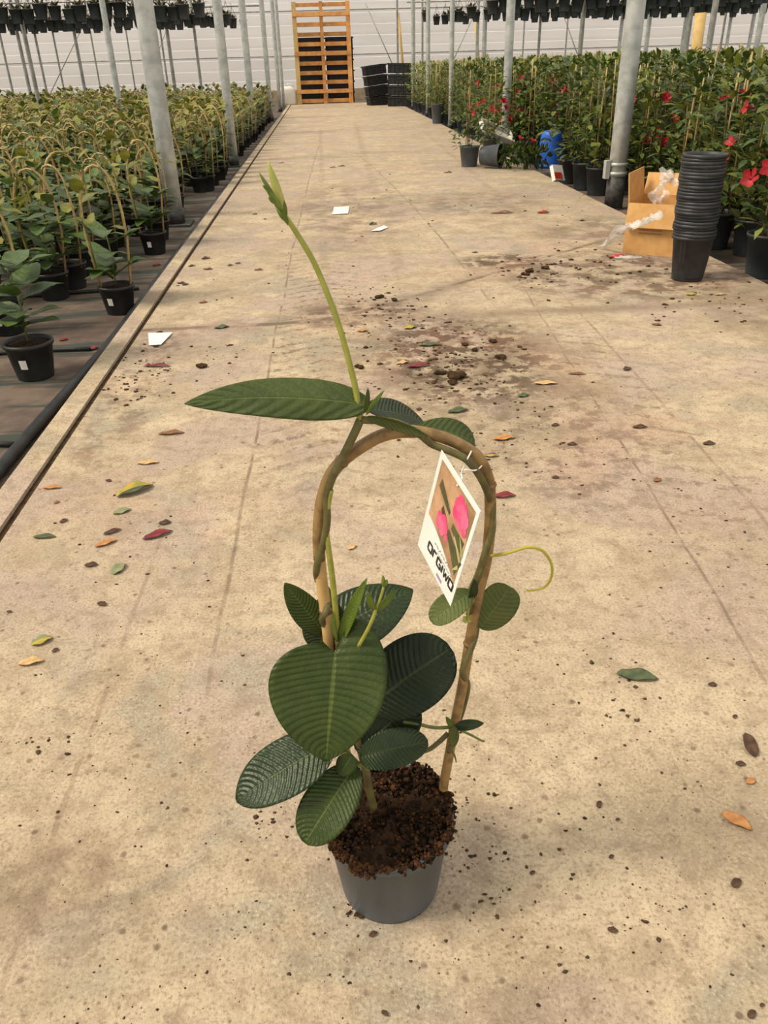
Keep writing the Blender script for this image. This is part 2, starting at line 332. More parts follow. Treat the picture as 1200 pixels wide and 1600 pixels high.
# ---------------------------------------------------------------- mesh helpers
class MB:
    """collects shapes, then links them as ONE mesh object"""
    def __init__(s): s.v = []; s.f = []; s.uv = []; s.mi = []; s.sm = []
    def add(s, verts, faces, uvs=None, mi=0, smooth=True):
        o = len(s.v); s.v += [tuple(p) for p in verts]
        s.uv += uvs if uvs else [(0, 0)]*len(verts)
        for f in faces: s.f.append(tuple(i+o for i in f)); s.mi.append(mi); s.sm.append(smooth)
        return s
    def tube(s, pts, rad, n=8, cap=True, mi=0):
        pts = [Vector(p) for p in pts]; k = len(pts)
        r = [rad]*k if not hasattr(rad, '__len__') else rad
        V = []; ref = None
        for i, p in enumerate(pts):
            t = (pts[min(i+1, k-1)] - pts[max(i-1, 0)]).normalized()
            if ref is None:
                ref = t.orthogonal().normalized()
            ref = (ref - t*ref.dot(t)).normalized(); q = t.cross(ref)
            for j in range(n):
                a = 2*math.pi*j/n; V.append(p + (ref*math.cos(a) + q*math.sin(a))*r[i])
        Fc = [(i*n+j, i*n+(j+1) % n, (i+1)*n+(j+1) % n, (i+1)*n+j) for i in range(k-1) for j in range(n)]
        if cap: Fc += [tuple(range(n-1, -1, -1)), tuple((k-1)*n+j for j in range(n))]
        return s.add(V, Fc, mi=mi)
    def lathe(s, prof, n=24, c=(0, 0, 0), mi=0, smooth=True):
        V = []
        for r, z in prof:
            for j in range(n):
                a = 2*math.pi*j/n; V.append((c[0]+r*math.cos(a), c[1]+r*math.sin(a), c[2]+z))
        Fc = [(i*n+j, i*n+(j+1) % n, (i+1)*n+(j+1) % n, (i+1)*n+j) for i in range(len(prof)-1) for j in range(n)]
        return s.add(V, Fc, mi=mi, smooth=smooth)
    def box(s, c, d, rot=None, mi=0, bev=0):
        x, y, z = d[0]/2, d[1]/2, d[2]/2
        V = [Vector((a*x, b*y, e*z)) for a in (-1, 1) for b in (-1, 1) for e in (-1, 1)]
        if rot is not None:
            R = rot if isinstance(rot, Matrix) else Euler(rot).to_matrix()
            V = [R @ v for v in V]
        V = [v + Vector(c) for v in V]
        return s.add(V, [(0, 1, 3, 2), (4, 6, 7, 5), (0, 4, 5, 1), (2, 3, 7, 6), (0, 2, 6, 4), (1, 5, 7, 3)], mi=mi, smooth=False)
    def lump(s, c, r, sq=(1, 1, 1), jit=.3, seg=(6, 4), mi=0, rnd=random):
        n, m = seg; V = [(0, 0, 1)]; 
        for i in range(1, m):
            t = math.pi*i/m
            for j in range(n):
                a = 2*math.pi*j/n + i*.4; V.append((math.sin(t)*math.cos(a), math.sin(t)*math.sin(a), math.cos(t)))
        V.append((0, 0, -1))
        V = [tuple(c[k] + v[k]*r*sq[k]*(1 + rnd.uniform(-jit, jit)) for k in range(3)) for v in V]
        Fc = [(0, 1+j, 1+(j+1) % n) for j in range(n)]
        for i in range(m-2):
            Fc += [(1+i*n+j, 1+(i+1)*n+j, 1+(i+1)*n+(j+1) % n, 1+i*n+(j+1) % n) for j in range(n)]
        e = len(V)-1; Fc += [(e, 1+(m-2)*n+(j+1) % n, 1+(m-2)*n+j) for j in range(n)]
        return s.add(V, Fc, mi=mi)
    def leaf(s, base, tip, width, nrm, bow=.12, fold=.15, nl=8, nw=4, a=.55, b=.75, asym=0.0, curl=0.0, wave=0.0, quilt=0.0, nv=11, mi=0, droop=None, lobe=(0, 0)):
        base, tip, nrm = Vector(base), Vector(tip), Vector(nrm).normalized()
        L = (tip-base).length; ax = (tip-base).normalized()
        nrm = (nrm - ax*nrm.dot(ax)).normalized()
        ctrl = (base+tip)/2 + nrm*bow*L*2
        if droop is not None: ctrl += Vector(droop)
        pk = a/(a+b); mx = pk**a*(1-pk)**b
        V = []; U = []
        for i in range(nl+1):
            t = i/nl
            p = base*(1-t)**2 + ctrl*2*t*(1-t) + tip*t*t
            tg = ((ctrl-base)*(1-t) + (tip-ctrl)*t).normalized()
            side = tg.cross(nrm).normalized(); nn = side.cross(tg).normalized()
            tt = min(max(t, .004), .996); wd = (tt**a*(1-tt)**b)/mx*width/2
            for j in range(nw+1):
                u = -1 + 2*j/nw; ww = wd*(1 + asym*(1 if u > 0 else -1))
                h = fold*abs(u)**1.3*ww - curl*u*u*ww
                if wave: h += wave*wd*math.sin(t*9 + (1 if u > 0 else 2.2))*u*u
                if quilt: h += quilt*width*(math.cos((nv*t - nv*.17*abs(u)**1.3)*2*math.pi)*-.5)*(1-abs(u)**4)*min(1, wd/width*3)*min(1, abs(u)*4)
                lb = lobe[1 if u > 0 else 0]
                V.append(p + side*u*ww + nn*h - ax*(L*lb*abs(u)**1.4*(1-t)**2.2)); U.append(((u+1)/2, t))
        Fc = [(i*(nw+1)+j, i*(nw+1)+j+1, (i+1)*(nw+1)+j+1, (i+1)*(nw+1)+j) for i in range(nl) for j in range(nw)]
        return s.add(V, Fc, U, mi)
    def mesh(s, name, mats):
        me = bpy.data.meshes.new(name); me.from_pydata(s.v, [], s.f)
        uvl = me.uv_layers.new(name='UVMap')
        li = np.empty(len(me.loops), dtype=np.int32); me.loops.foreach_get('vertex_index', li)
        uvl.data.foreach_set('uv', np.array(s.uv, dtype=np.float32)[li].ravel())
        mats = mats if isinstance(mats, (list, tuple)) else [mats]
        for m in mats: me.materials.append(MATS[m])
        me.polygons.foreach_set('material_index', s.mi); me.polygons.foreach_set('use_smooth', s.sm)
        me.update(); return me
    def build(s, name, mats, parent=None, loc=None):
        o = bpy.data.objects.new(name, s.mesh(name, mats)); COL.objects.link(o)
        if parent is not None: o.parent = parent
        if loc is not None: o.location = loc
        return o
def tag(o, label=None, cat=None, group=None, kind=None):
    for k, v in (('label', label), ('category', cat), ('group', group), ('kind', kind)):
        if v: o[k] = v
    return o
def empty(name, loc=(0, 0, 0), rz=0.0, sc=1.0):
    o = bpy.data.objects.new(name, None); COL.objects.link(o); o.empty_display_size = .05
    o.location = loc; o.rotation_euler = (0, 0, rz); o.scale = (sc, sc, sc)
    return o
def kids(o): return [c for c in bpy.data.objects if c.parent == o]
def copy_tree(o, ch, parent=None):
    """ch: {object: [children]}"""
    c = o.copy(); COL.objects.link(c)
    if parent is not None: c.parent = parent
    for k in ch.get(o.name, ()): copy_tree(k, ch, c)
    return c
def child_map(root):
    d = {}
    def rec(o):
        d[o.name] = list(o.children)
        for c in o.children: rec(c)
    rec(root); return d
def smooth_path(pts, n=6):
    """Catmull-Rom through the points"""
    pts = [Vector(p) for p in pts]; out = []
    q = [pts[0]*2-pts[1]] + pts + [pts[-1]*2-pts[-2]]
    for i in range(1, len(q)-2):
        for k in range(n):
            t = k/n; a, b, c, d = q[i-1], q[i], q[i+1], q[i+2]
            out.append(.5*((2*b) + (c-a)*t + (2*a-5*b+4*c-d)*t*t + (3*b-a-3*c+d)*t**3))
    out.append(pts[-1]); return out
def lerp_list(a, b, n): return [a+(b-a)*i/(n-1) for i in range(n)]

# ================================================================ the setting
GZ = -0.05
def slab(name, x0, x1, y0, y1, z0, z1, mat, kind='structure'):
    o = MB().box(((x0+x1)/2, (y0+y1)/2, (z0+z1)/2), (x1-x0, y1-y0, z1-z0)).build(name, mat)
    return tag(o, kind=kind)
g = MB().add([(-40, -6, GZ), (45, -6, GZ), (45, 30, GZ), (-40, 30, GZ)], [(0, 1, 2, 3)]).build('ground', 'weed_fabric')
tag(g, 'brown woven ground cloth under the pot plants', 'ground', kind='structure')
fl = slab('floor', -.719, 1.83, -3, 21.9, -.12, 0, 'concrete')
tag(fl, 'dusty beige concrete path with tyre marks and soil stains', 'floor')
kb = slab('trim_1', -.80, -.738, -3, 21.9, -.12, .004, 'kerb_concrete')
tag(kb, 'narrow concrete kerb strip along the edge of the path', 'kerb')
gv = slab('trim_2', -.738, -.719, -3, 21.9, -.12, -.006, 'clod')
tag(gv, 'dark soil-filled groove between kerb and path', 'groove')
# back wall of film strips
wb = MB().box((0, 25.30, .05), (70, .10, .36)).build('wall_back', 'kerb_concrete')
tag(wb, 'white translucent greenhouse end wall of horizontal film strips', 'wall', kind='structure')
strip = None
for i in range(19):
    if strip is None:
        strip = MB().add([(-35, 0, -.131), (35, 0, -.131), (35, -.012, -.06), (-35, -.012, -.06), (-35, 0, .122), (35, 0, .122)], [(0, 1, 2, 3), (3, 2, 5, 4)], smooth=False).build('panel', 'wall_film', wb); o = strip
    else:
        o = strip.copy(); COL.objects.link(o)
    o.location = (0, 25.33, .34 + .262*i)
for z in (1.06, 2.11, 3.16):
    t = MB().tube([(-35, 25.28, z), (35, 25.28, z)], .014, 6).build('rail', 'metal_thin', wb)

# ================================================================ posts
def post(x, y, d, h, mat='metal_post', label='', group=None, clip=False, base=True, lean=(0, 0)):
    r = empty('greenhouse_post', (x, y, GZ if not (-.8 < x < 1.83) else 0))
    n = 20 if d > .07 else 10
    pts = [(lean[0]*i/6, lean[1]*i/6, h*i/6) for i in range(7)]
    MB().tube(pts, d/2, n).build('pole', mat, r)
    if base:
        b = MB().box((0, 0, .006), (d*1.9, d*1.9, .012)); 
        b.tube([(0, 0, .012), (0, 0, .10)], d/2+.006, n); b.build('foot', 'metal_dark', r)
    if clip:
        c = MB(); c.tube([(0, 0, .215), (0, 0, .235)], d/2+.008, n); c.tube([(0, 0, .27), (0, 0, .29)], d/2+.008, n)
        c.box((-d/2-.018, -.01, .25), (.03, .05, .11)); c.build('clamp', 'metal_post', r)
        MB().tube([(0, 0, .01), (0, 0, .205)], d/2+.003, n).build('sleeve', 'metal_dark', r)
    tag(r, label, 'post', group)
    return r
post(-1.0, 5.55, .112, 3.6, label='thick galvanised post standing first in the row beside the kerb', group='posts beside the kerb')
for i, (x, y) in enumerate(((-.93, 8.95), (-.98, 12.6), (-.93, 16.3), (-.9, 19.6))):
    post(x, y, .09 if i < 2 else .085, 3.6, label=('second', 'third', 'fourth', 'fifth')[i] + ' galvanised post along the kerb, counted from the thick first one', group='posts beside the kerb')
post(1.93, 5.52, .115, 3.6, label='thick galvanised post with clamp and dark foot behind the cardboard box', clip=True, base=False)
for x, y, d in ((1.88, 8.9, .085), (1.90, 12.9, .07), (1.96, 16.2, .075), (1.98, 19.0, .07)):
    post(x, y, d, 3.6, label='galvanised steel post in the row along the flowering shrubs', group='posts along the flowering shrubs')
far = [(48, 100, 12.6, .055), (33, 80, 16.3, .06), (125, 100, 16.3, .055), (176, 100, 12.0, .075), (66, 110, 20, .05), (92, 100, 20, .04),
       (268, 100, 16.3, .06), (310, 100, 20, .06), (252, 60, 20, .04), (437, 80, 20.6, .07), (205, 100, 23, .04), (150, 100, 23, .04), (10, 100, 20, .05),
       (1186, 50, 12.6, .08), (1108, 70, 9.2, .062), (1073, 70, 12.6, .06), (1010, 70, 16.3, .08), (969, 60, 20, .08), (975, 60, 17.5, .04),
       (908, 60, 12.6, .065), (842, 70, 20, .06), (757, 60, 16.3, .08), (746, 60, 20, .07), (621, 50, 22.5, .05), (646, 60, 20.8, .08),
       (1068, 60, 20, .09), (1128, 60, 16.3, .04), (1137, 60, 20, .07), (1172, 60, 20, .08), (818, 60, 23, .04), (660, 50, 22, .05), (885, 60, 23, .04)]
for px, py, Y, d in far:
    q = P(px, py, Y)
    bed = 'climbing plants on arches' if px < 500 else 'flowering shrubs'
    post(q.x, Y, d, 3.6, 'metal_thin' if d < .07 else 'metal_post', 'slim grey post standing deep among the ' + bed, 'slim posts deep among the ' + bed, base=False)
for (x0, z0), (x1, z1), Y in (((-7.5, .3), (-5.6, 2.4), 24.4), ((-5.0, .3), (-3.6, 2.3), 24.6), ((-9.6, .2), (-8.2, 2.5), 24.5), ((2.4, .3), (1.3, 2.2), 24.4), ((3.2, .3), (4.4, 2.3), 24.5), ((7.6, .3), (6.4, 2.3), 24.6)):
    o = MB().tube([(x0, Y, z0-.35), (x1, Y, z1)], .013, 6).build('brace_rod', 'metal_thin')
    tag(o, 'thin slanting brace rod in front of the white end wall', 'brace', 'slanting brace rods')
# wooden stakes leaning at the far end
for px, py0, py1, Y in ((630, 20, 140, 22.8), (750, 25, 130, 21.5)):
    a, b = P(px-8, py0, Y), P(px+4, py1, Y); a = b + (a-b); b.z = GZ
    tag(MB().tube([b, a], .035, 8).build('wooden_stake', 'timber_yellow'), 'yellowish wooden stake leaning upright in front of the white end wall', 'stake', 'wooden stakes at the end wall')
q = P(1095, 20, 15.0); q2 = P(1085, 120, 15.0)
def roll():
    r = empty('rolled_mat', (q2.x, 15.0, GZ))
    top = q.z - GZ; dx = q.x - q2.x
    MB().tube([(0, 0, 0), (dx*.5, 0, top*.5), (dx, 0, top)], [.07, .085, .095], 14).build('roll', 'timber_yellow', r)
    MB().tube([(dx*.6+.02, -.01, top*.6), (dx*.6+.035, -.01, top*.6+.04)], .1, 14).build('strap', 'cane_node', r)
    tag(r, 'yellowish rolled mat standing upright among the far shrubs', 'rolled mat')
roll()

# ================================================================ black hose along the kerb
pts = [(-.885, -1.0, GZ+.018), (-.88, 0, GZ+.018), (-.885, .9, GZ+.018), (-.878, 1.6, GZ+.018), (-.868, 2.1, GZ+.018), (-.845, 2.6, GZ+.018), (-.832, 3.2, GZ+.018), (-.83, 5, GZ+.018), (-.832, 9, GZ+.018), (-.83, 14, GZ+.018), (-.83, 20, GZ+.018)]
tag(MB().tube(smooth_path(pts, 6), .017, 10).build('irrigation_hose', 'hose'), 'black irrigation hose lying on the ground cloth against the kerb', 'hose')
for i, (y, x1) in enumerate(((2.05, -2.6), (2.85, -2.9), (3.75, -3.4))):
    pts = [(-.90 - (x1*-1-.9)*t, y + .05*math.sin(7*t+i), GZ+.009) for t in np.linspace(0, 1, 12)]
    tag(MB().tube(smooth_path(pts, 3), .008, 7).build('drip_line', 'hose'), 'thin black drip line lying across the brown ground cloth', 'drip line', 'drip lines between the pots')

# ================================================================ bed of climbers on cane arches
def pot_mb(rt_, rb, h, n=24, wall=.0022, rim=.012, rimout=.003):
    m = MB()
    m.lathe([(0, .004), (rb-.004, .004), (rb, .0), (rb+.001, .004), (rt_-.002, h-rim), (rt_+rimout, h-rim), (rt_+rimout, h), (rt_-wall, h), (rt_-wall-.002, h-rim), (rb-.002, .010), (0, .010)], n)
    return m
def foliage_pts(rnd, n, z0, z1, r):
    out = []
    for i in range(n):
        a = i*2.399 + rnd.uniform(-.4, .4); z = z0 + (z1-z0)*rnd.random()**.9
        out.append((a, z, r*rnd.uniform(.35, 1)))
    return out
POT_R, POT_H = .074, .118
def arch_pts(rnd, wdt, top, n=16):
    pts = []
    for i in range(n+1):
        t = i/n; a = math.pi*t
        x = -math.cos(a); z = math.sin(a)**.55
        xx = x*(wdt*(1.0 + .18*math.sin(a)) if True else 0)
        pts.append((xx*(1 if z > .5 else .75 + .25*z/.5), rnd.uniform(-.004, .004), POT_H-.02 + (top-POT_H+.02)*z))
    return pts
def climber(seed, near=True, hoop=True, nleaf=26):
    rnd = random.Random(seed)
    r = empty('potted_climber')
    p = pot_mb(POT_R, POT_R*.74, POT_H, 20 if near else 10).build('pot', 'pot_black', r)
    if near:
        a0 = -1.95
        rr = POT_R*.92+.0012; m = MB()
        V = []
        for k in range(4):
            a = a0 + (k-1.5)*.11
            for z, q in ((.045, .855), (.075, .92)):
                V.append((POT_R*q*math.cos(a)+.002*math.cos(a), POT_R*q*math.sin(a)+.002*math.sin(a), z))
        m.add(V, [(2*k, 2*k+2, 2*k+3, 2*k+1) for k in range(3)]); m.build('sticker', 'sticker', p)
    s = MB(); s.lathe([(POT_R*.95, POT_H-.014), (POT_R*.6, POT_H-.006), (0, POT_H-.002)], 14 if near else 8); s.build('soil', 'soil', r)
    top = .12 + rnd.uniform(.40, .50)
    parts = []
    if hoop:
        hp = MB(); pts = arch_pts(rnd, rnd.uniform(.075, .105), top, 14 if near else 9)
        hp.tube(pts, .0052 if near else .006, 7 if near else 4); hp.build('cane_arch', 'cane', r)
        vs = MB(); vp = [(p_[0]+.012*math.sin(i*1.9), .012*math.cos(i*1.9), p_[2]) for i, p_ in enumerate(pts[:int(len(pts)*.75)])]
        vs.tube(vp, .0022 if near else .003, 5 if near else 3); vs.build('vine', 'stem_green', r)
    lf = []
    for i in range(nleaf):
        low = i < nleaf*(.62 if near else .5)
        a = i*2.4 + rnd.uniform(-.5, .5)
        z = POT_H + (.015+.21*rnd.random() if low else .18 + (top-POT_H-.18)*rnd.random())
        L = rnd.uniform(.11, .165) if low else rnd.uniform(.06, .11)
        el = rnd.uniform(-.25, .55) if low else rnd.uniform(-.3, .8)
        r0 = .008 if low else 0
        xoff = 0 if low else rnd.choice((-1, 1))*rnd.uniform(.05, .09)
        b = Vector((xoff + r0*math.cos(a), r0*math.sin(a), z))
        d = Vector((math.cos(a)*math.cos(el), math.sin(a)*math.cos(el), math.sin(el)))
        nr = Vector((-d.x*d.z, -d.y*d.z, 1)).normalized()
        yel = (not low) and rnd.random() < .6
        lf.append((b, b+d*L, L*rnd.uniform(.5, .62), nr, rnd.uniform(-.02, .10), yel))
    if near:
        for b, t, wd, nr, bow, yel in lf:
            MB().leaf(b, t, wd, nr, bow, .18, 7, 4, wave=.12).build('leaf', 'leaf_bed_yellow' if yel else 'leaf_bed', r)
        st = MB().tube([(0, 0, POT_H-.01), (.006, .003, POT_H+.1), (0, .005, POT_H+.2)], .003, 6); st.build('stem', 'stem_green', r)
    else:
        m = MB()
        for b, t, wd, nr, bow, yel in lf: m.leaf(b, t, wd, nr, bow, .15, 3, 2, mi=1 if yel else 0)
        m.build('foliage', ['leaf_bed', 'leaf_bed_yellow'], r)
    return r
LBL_C = 'climbing plant on a bent cane arch in a black pot on the ground cloth'
GRP_C = 'climbers on cane arches beside the kerb'
cl_near = [climber(100+i, True) for i in range(3)]
cl_far = [climber(200+i, False, nleaf=28) for i in range(5)]
for r in cl_near + cl_far: tag(r, LBL_C, 'potted plant', GRP_C)
cm = {}
for r in cl_near + cl_far: cm[r.name] = child_map(r)
used = set()
SAVED = {}
def place(proto, loc, rz, sc, cmap):
    if proto.name not in SAVED: SAVED[proto.name] = (proto['label'], proto['category'], proto['group'])
    if proto.name not in used:
        used.add(proto.name); o = proto
    else: o = copy_tree(proto, cmap[proto.name])
    o.location = loc; o.rotation_euler = (0, 0, rz); o.scale = (sc, sc, sc)
    o['label'], o['category'], o['group'] = SAVED[proto.name]
    return o
def inview(x, y, z=.3, pad=40):
    d = Vector((x, y, z)) - EYE; k = d.dot(fw)
    if k < .2: return False
    u, v = 600 + F*d.dot(rt)/k, 800 - F*d.dot(up)/k
    return -pad < u < 1200+pad and -pad-100 < v < 1600+pad
# the one without an arch, nearest the kerb end
low = climber(310, True, hoop=False, nleaf=30)
tag(low, 'low bushy plant without a cane arch in a black pot with a white sticker', 'potted plant')
low.location = (*G(57, 588, GZ).xy, GZ); low.rotation_euler = (0, 0, .3); low.scale = (1.06,)*3
fixed = [(G(189, 488, GZ), .1, 1.0), (G(88, 466, GZ), -.15, 1.02), (G(243, 396, GZ), .2, 1.0), (G(314, 300, GZ), 0, 1.0), (G(15, 520, GZ), .3, 1.0)]
spots = [(p.x, p.y, rz, sc) for p, rz, sc in fixed]; beyond = []
rr = random.Random(77)
for j in range(60):
    for i in range(52):
        x = -1.22 - j*.30 - rr.uniform(-.05, .05); y = 2.9 + i*.33 + (.15 if j % 2 else 0) + rr.uniform(-.05, .05)
        if y > 17.6: continue
        if y < 3.6 + max(0, (-1.6 - x))*-.6 and x > -1.5: continue
        if abs(x+1) < .16 and abs(y-5.55) < .2: continue
        if not inview(x, y):
            if inview(x, y, .3, 520): beyond.append((x, y, rr.uniform(-.6, .6), rr.uniform(.92, 1.1)))
        else: spots.append((x, y, rr.uniform(-.6, .6) + (math.pi if rr.random() < .5 else 0), rr.uniform(.92, 1.1)))
for y in np.arange(7.15, 17.5, .36):
    if min(abs(y-8.95), abs(y-12.6), abs(y-16.3)) < .2: continue
    spots.append((-1.0 + rr.uniform(-.04, .04), y, rr.uniform(-.5, .5), rr.uniform(.95, 1.08)))
spots.append((-1.02, 5.05, .4, .95)); spots.append((-1.08, 6.05, .2, 1.0))
spots.sort(key=lambda s: s[0]**2 + s[1]**2)
N_IND = 298
for k, (x, y, rz, sc) in enumerate(spots[:N_IND]):
    if k < 34: pr = cl_near[k % 3]
    else: pr = cl_far[k % 5]
    o = place(pr, (x, y, GZ), rz, sc, cm)
    if k < 34: tag(o, 'climber on a cane arch in a black pot with a white sticker', None, 'climbers with white stickers on their pots')
    elif x > -1.1: tag(o, 'climber on a cane arch in the outermost row of pots along the kerb', None, 'climbers in the row along the kerb')
    else: tag(o, 'climber on a cane arch crowded among others deep in the bed', None, 'climbers crowded deep in the bed')
def merge(name, items, mats):
    """items: (list of child meshes with their material names, Matrix)"""
    V = []; Fc = []; U = []; MI = []; off = 0
    cache = {}
    for root, mtx in items:
        for ch in root.children:
            me = ch.data
            if me.name not in cache:
                co = np.empty(len(me.vertices)*3); me.vertices.foreach_get('co', co)
                uv = np.zeros((len(me.vertices), 2)); ul = np.empty(len(me.loops)*2); me.uv_layers[0].data.foreach_get('uv', ul)
                li = np.empty(len(me.loops), dtype=np.int32); me.loops.foreach_get('vertex_index', li); uv[li] = ul.reshape(-1, 2)
                loc = np.array(ch.matrix_basis)
                c4 = np.c_[co.reshape(-1, 3), np.ones(len(co)//3)] @ loc.T
                cache[me.name] = (c4, [tuple(p.vertices) for p in me.polygons], uv, [mats.index(me.materials[p.material_index].name) for p in me.polygons])
            c4, pf, uv, pm = cache[me.name]
            V.append((c4 @ np.array(mtx).T)[:, :3]); U.append(uv)
            Fc += [tuple(i+off for i in f) for f in pf]; MI += pm; off += len(c4)
    V = np.concatenate(V); U = np.concatenate(U)
    me = bpy.data.meshes.new(name); me.from_pydata(V.tolist(), [], Fc)
    li = np.empty(len(me.loops), dtype=np.int32); me.loops.foreach_get('vertex_index', li)
    me.uv_layers.new(name='UVMap').data.foreach_set('uv', U[li].astype(np.float32).ravel())
    for m in mats: me.materials.append(MATS[m])
    me.polygons.foreach_set('material_index', MI); me.polygons.foreach_set('use_smooth', [True]*len(MI)); me.update()
    o = bpy.data.objects.new(name, me); COL.objects.link(o); return o
def mtx(x, y, z, rz, sc): return Matrix.Translation((x, y, z)) @ Matrix.Rotation(rz, 4, 'Z') @ Matrix.Scale(sc, 4)
if len(spots) > N_IND:
    # low-poly geometry of the same plants
    o = merge('distant_climbers', [(cl_far[k % 5], mtx(x, y, GZ, rz, sc)) for k, (x, y, rz, sc) in enumerate(spots[N_IND:] + beyond)],
              ['pot_black', 'soil', 'cane', 'stem_green', 'leaf_bed', 'leaf_bed_yellow'])
    tag(o, 'mass of yellowish climbers on cane arches farther off in the bed', 'plants', kind='stuff')
print('climber spots', len(spots))

# ================================================================ bed of red-flowering shrubs
SP_R, SP_H = .098, .185
def flower_mb(rnd, r=.038, n=5):
    m = MB()
    for k in range(n):
        a = 2*math.pi*k/n
        d = Vector((math.cos(a), math.sin(a), .35)).normalized()
        m.leaf(d*.004, d*r, r*.74, Vector((-d.x*.4 - d.y*.3, -d.y*.4 + d.x*.3, 1)), -.08, .15, 3, 2, a=.8, b=.4)
    m.tube([(0, 0, -.03), (0, 0, -.006), (0, 0, .004)], [.003, .006, .009], 6)
    return m
def shrub(seed, flowers, canes=2, nleaf=270, hgt=.86, lod=0):
    rnd = random.Random(seed)
    r = empty('flowering_shrub' if flowers else 'leafy_shrub')
    pot_mb(SP_R, SP_R*.76, SP_H, 18 if lod == 0 else 9).build('pot', 'pot_mid', r)
    MB().lathe([(SP_R*.96, SP_H-.02), (0, SP_H-.012)], 10 if lod == 0 else 6).build('soil', 'soil', r)
    m = MB()
    for i in range(nleaf):
        t = rnd.random()**.95; z = SP_H - .01 + (hgt-SP_H)*t
        a = i*2.399 + rnd.uniform(-.3, .3)
        rad = (.11 + .12*math.sin(math.pi*min(1, t*1.05)**.7))*rnd.uniform(.4, 1.0)
        p = Vector((rad*math.cos(a), rad*math.sin(a), z))
        el = rnd.uniform(-.7, .8) + .25*t
        a2 = a + rnd.uniform(-.8, .8)
        d = Vector((math.cos(a2)*math.cos(el), math.sin(a2)*math.cos(el), math.sin(el)))
        L = rnd.uniform(.05, .085)
        nr = Vector((-d.x*d.z, -d.y*d.z, 1)) + Vector((rnd.uniform(-.3, .3), rnd.uniform(-.3, .3), 0))
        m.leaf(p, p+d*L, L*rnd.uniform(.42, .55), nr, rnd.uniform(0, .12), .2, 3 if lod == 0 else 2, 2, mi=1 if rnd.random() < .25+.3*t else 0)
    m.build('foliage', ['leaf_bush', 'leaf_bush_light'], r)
    st = MB()
    for k in range(3):
        a = 2.1*k; st.tube([(.02*math.cos(a), .02*math.sin(a), SP_H-.02), (.05*math.cos(a+.5), .05*math.sin(a+.5), .45), (.06*math.cos(a), .06*math.sin(a), .72)], .004, 4)
    st.build('stems', 'stem_dark', r)
    for k in range(canes):
        a = 2*math.pi*k/3 + .4
        MB().tube([(.055*math.cos(a), .055*math.sin(a), SP_H-.03), (.030*math.cos(a), .030*math.sin(a), hgt + rnd.uniform(-.06, .06))], .0045, 5).build('cane', 'cane', r)
    for k in range(flowers):
        a = rnd.uniform(0, 2*math.pi) if flowers < 9 else rnd.gauss(-1.9, .75); z = rnd.uniform(.36, hgt*.93); rad = .245 if z < .65 else .20
        f = flower_mb(rnd, rnd.uniform(.034, .044)).build('flower', 'petal_red', r)
        f.location = (rad*math.cos(a), rad*math.sin(a), z)
        f.rotation_euler = Vector((math.cos(a), math.sin(a), rnd.uniform(.1, .8))).to_track_quat('Z', 'Y').to_euler()
    return r
sh = [shrub(400+i, n, lod=0) for i, n in enumerate((0, 0, 0, 1, 2, 3))]
shl = [shrub(450+i, n, lod=1, nleaf=190) for i, n in enumerate((0, 0, 0, 0, 1, 2))]
many = [shrub(480+i, n) for i, n in enumerate((14, 16, 9))]
LB0, LB1 = 'leafy shrub without flowers staked with canes in a dark pot', 'leafy shrub with one to three red flowers staked with canes in a dark pot'
for r in sh + shl:
    nf = len([c for c in r.children if c.name.startswith('flower')])
    NW = ('no flowers', 'one red flower', 'two red flowers', 'three red flowers')[nf]
    tag(r, 'leafy staked shrub bearing %s in a dark pot' % NW, 'potted plant', 'staked shrubs with %s' % NW)
for r in many: tag(r, 'bushy shrub covered in many red flowers at the edge of the path', 'potted plant', 'shrubs covered in red flowers at the path edge')
sm = {}
for r in sh + shl + many: sm[r.name] = child_map(r)
rr = random.Random(31)
sp2 = []; beyond2 = []
for j in range(40):
    for i in range(56):
        x = 2.02 + j*.31 + rr.uniform(-.04, .04); y = 3.28 + i*.32 + (.16 if j % 2 else 0) + rr.uniform(-.04, .04)
        if y > 19.5: continue
        if j == 0 and (4.75 < y < 5.85): continue
        if abs(x-1.93) < .24 and min(abs(y-5.52), abs(y-8.9), abs(y-12.9), abs(y-16.2), abs(y-19)) < .22: continue
        if (x-2.1)**2 + (y-7.97)**2 < .13 or (1.85 < x < 2.3 and 7.0 < y < 8.1): continue
        if (x-1.66)**2 + (y-3.93)**2 < .19: continue
        if not inview(x, y, .5):
            if inview(x, y, .5, 420): beyond2.append((x, y, rr.uniform(0, 6.28), rr.uniform(.93, 1.06)))
        else: sp2.append((x, y, rr.uniform(0, 6.28), rr.uniform(.93, 1.06)))
sp2.sort(key=lambda s: s[0]**2 + s[1]**2)
for k, (x, y, rz, sc) in enumerate(sp2[:290]):
    c = rr.random()
    if k < 130: pr = sh[0 if c < .2 else 1 if c < .38 else 2 if c < .55 else 3 if c < .72 else 4 if c < .88 else 5]
    else: pr = shl[min(5, int(c*6))]
    o = place(pr, (x, y, GZ), rz, sc, sm)
    if x < 2.12: tag(o, o['label'].replace('in a dark pot', 'in the outermost row of pots along the concrete'), None, o['group'] + ' along the concrete')
rest = sp2[290:] + beyond2
if rest:
    pr = [shrub(500+i, 0, canes=2, nleaf=150, lod=1) for i in range(3)]
    o = merge('distant_shrubs', [(pr[k % 3], mtx(x, y, GZ, rz, sc)) for k, (x, y, rz, sc) in enumerate(rest)],
              ['pot_mid', 'soil', 'leaf_bush', 'leaf_bush_light', 'stem_dark', 'cane'])
    tag(o, 'mass of staked green shrubs farther off toward the end wall', 'plants', kind='stuff')
    for r in pr:
        for c in list(r.children): bpy.data.objects.remove(c)
        bpy.data.objects.remove(r)
print('shrub spots', len(sp2), len(beyond), len(beyond2))
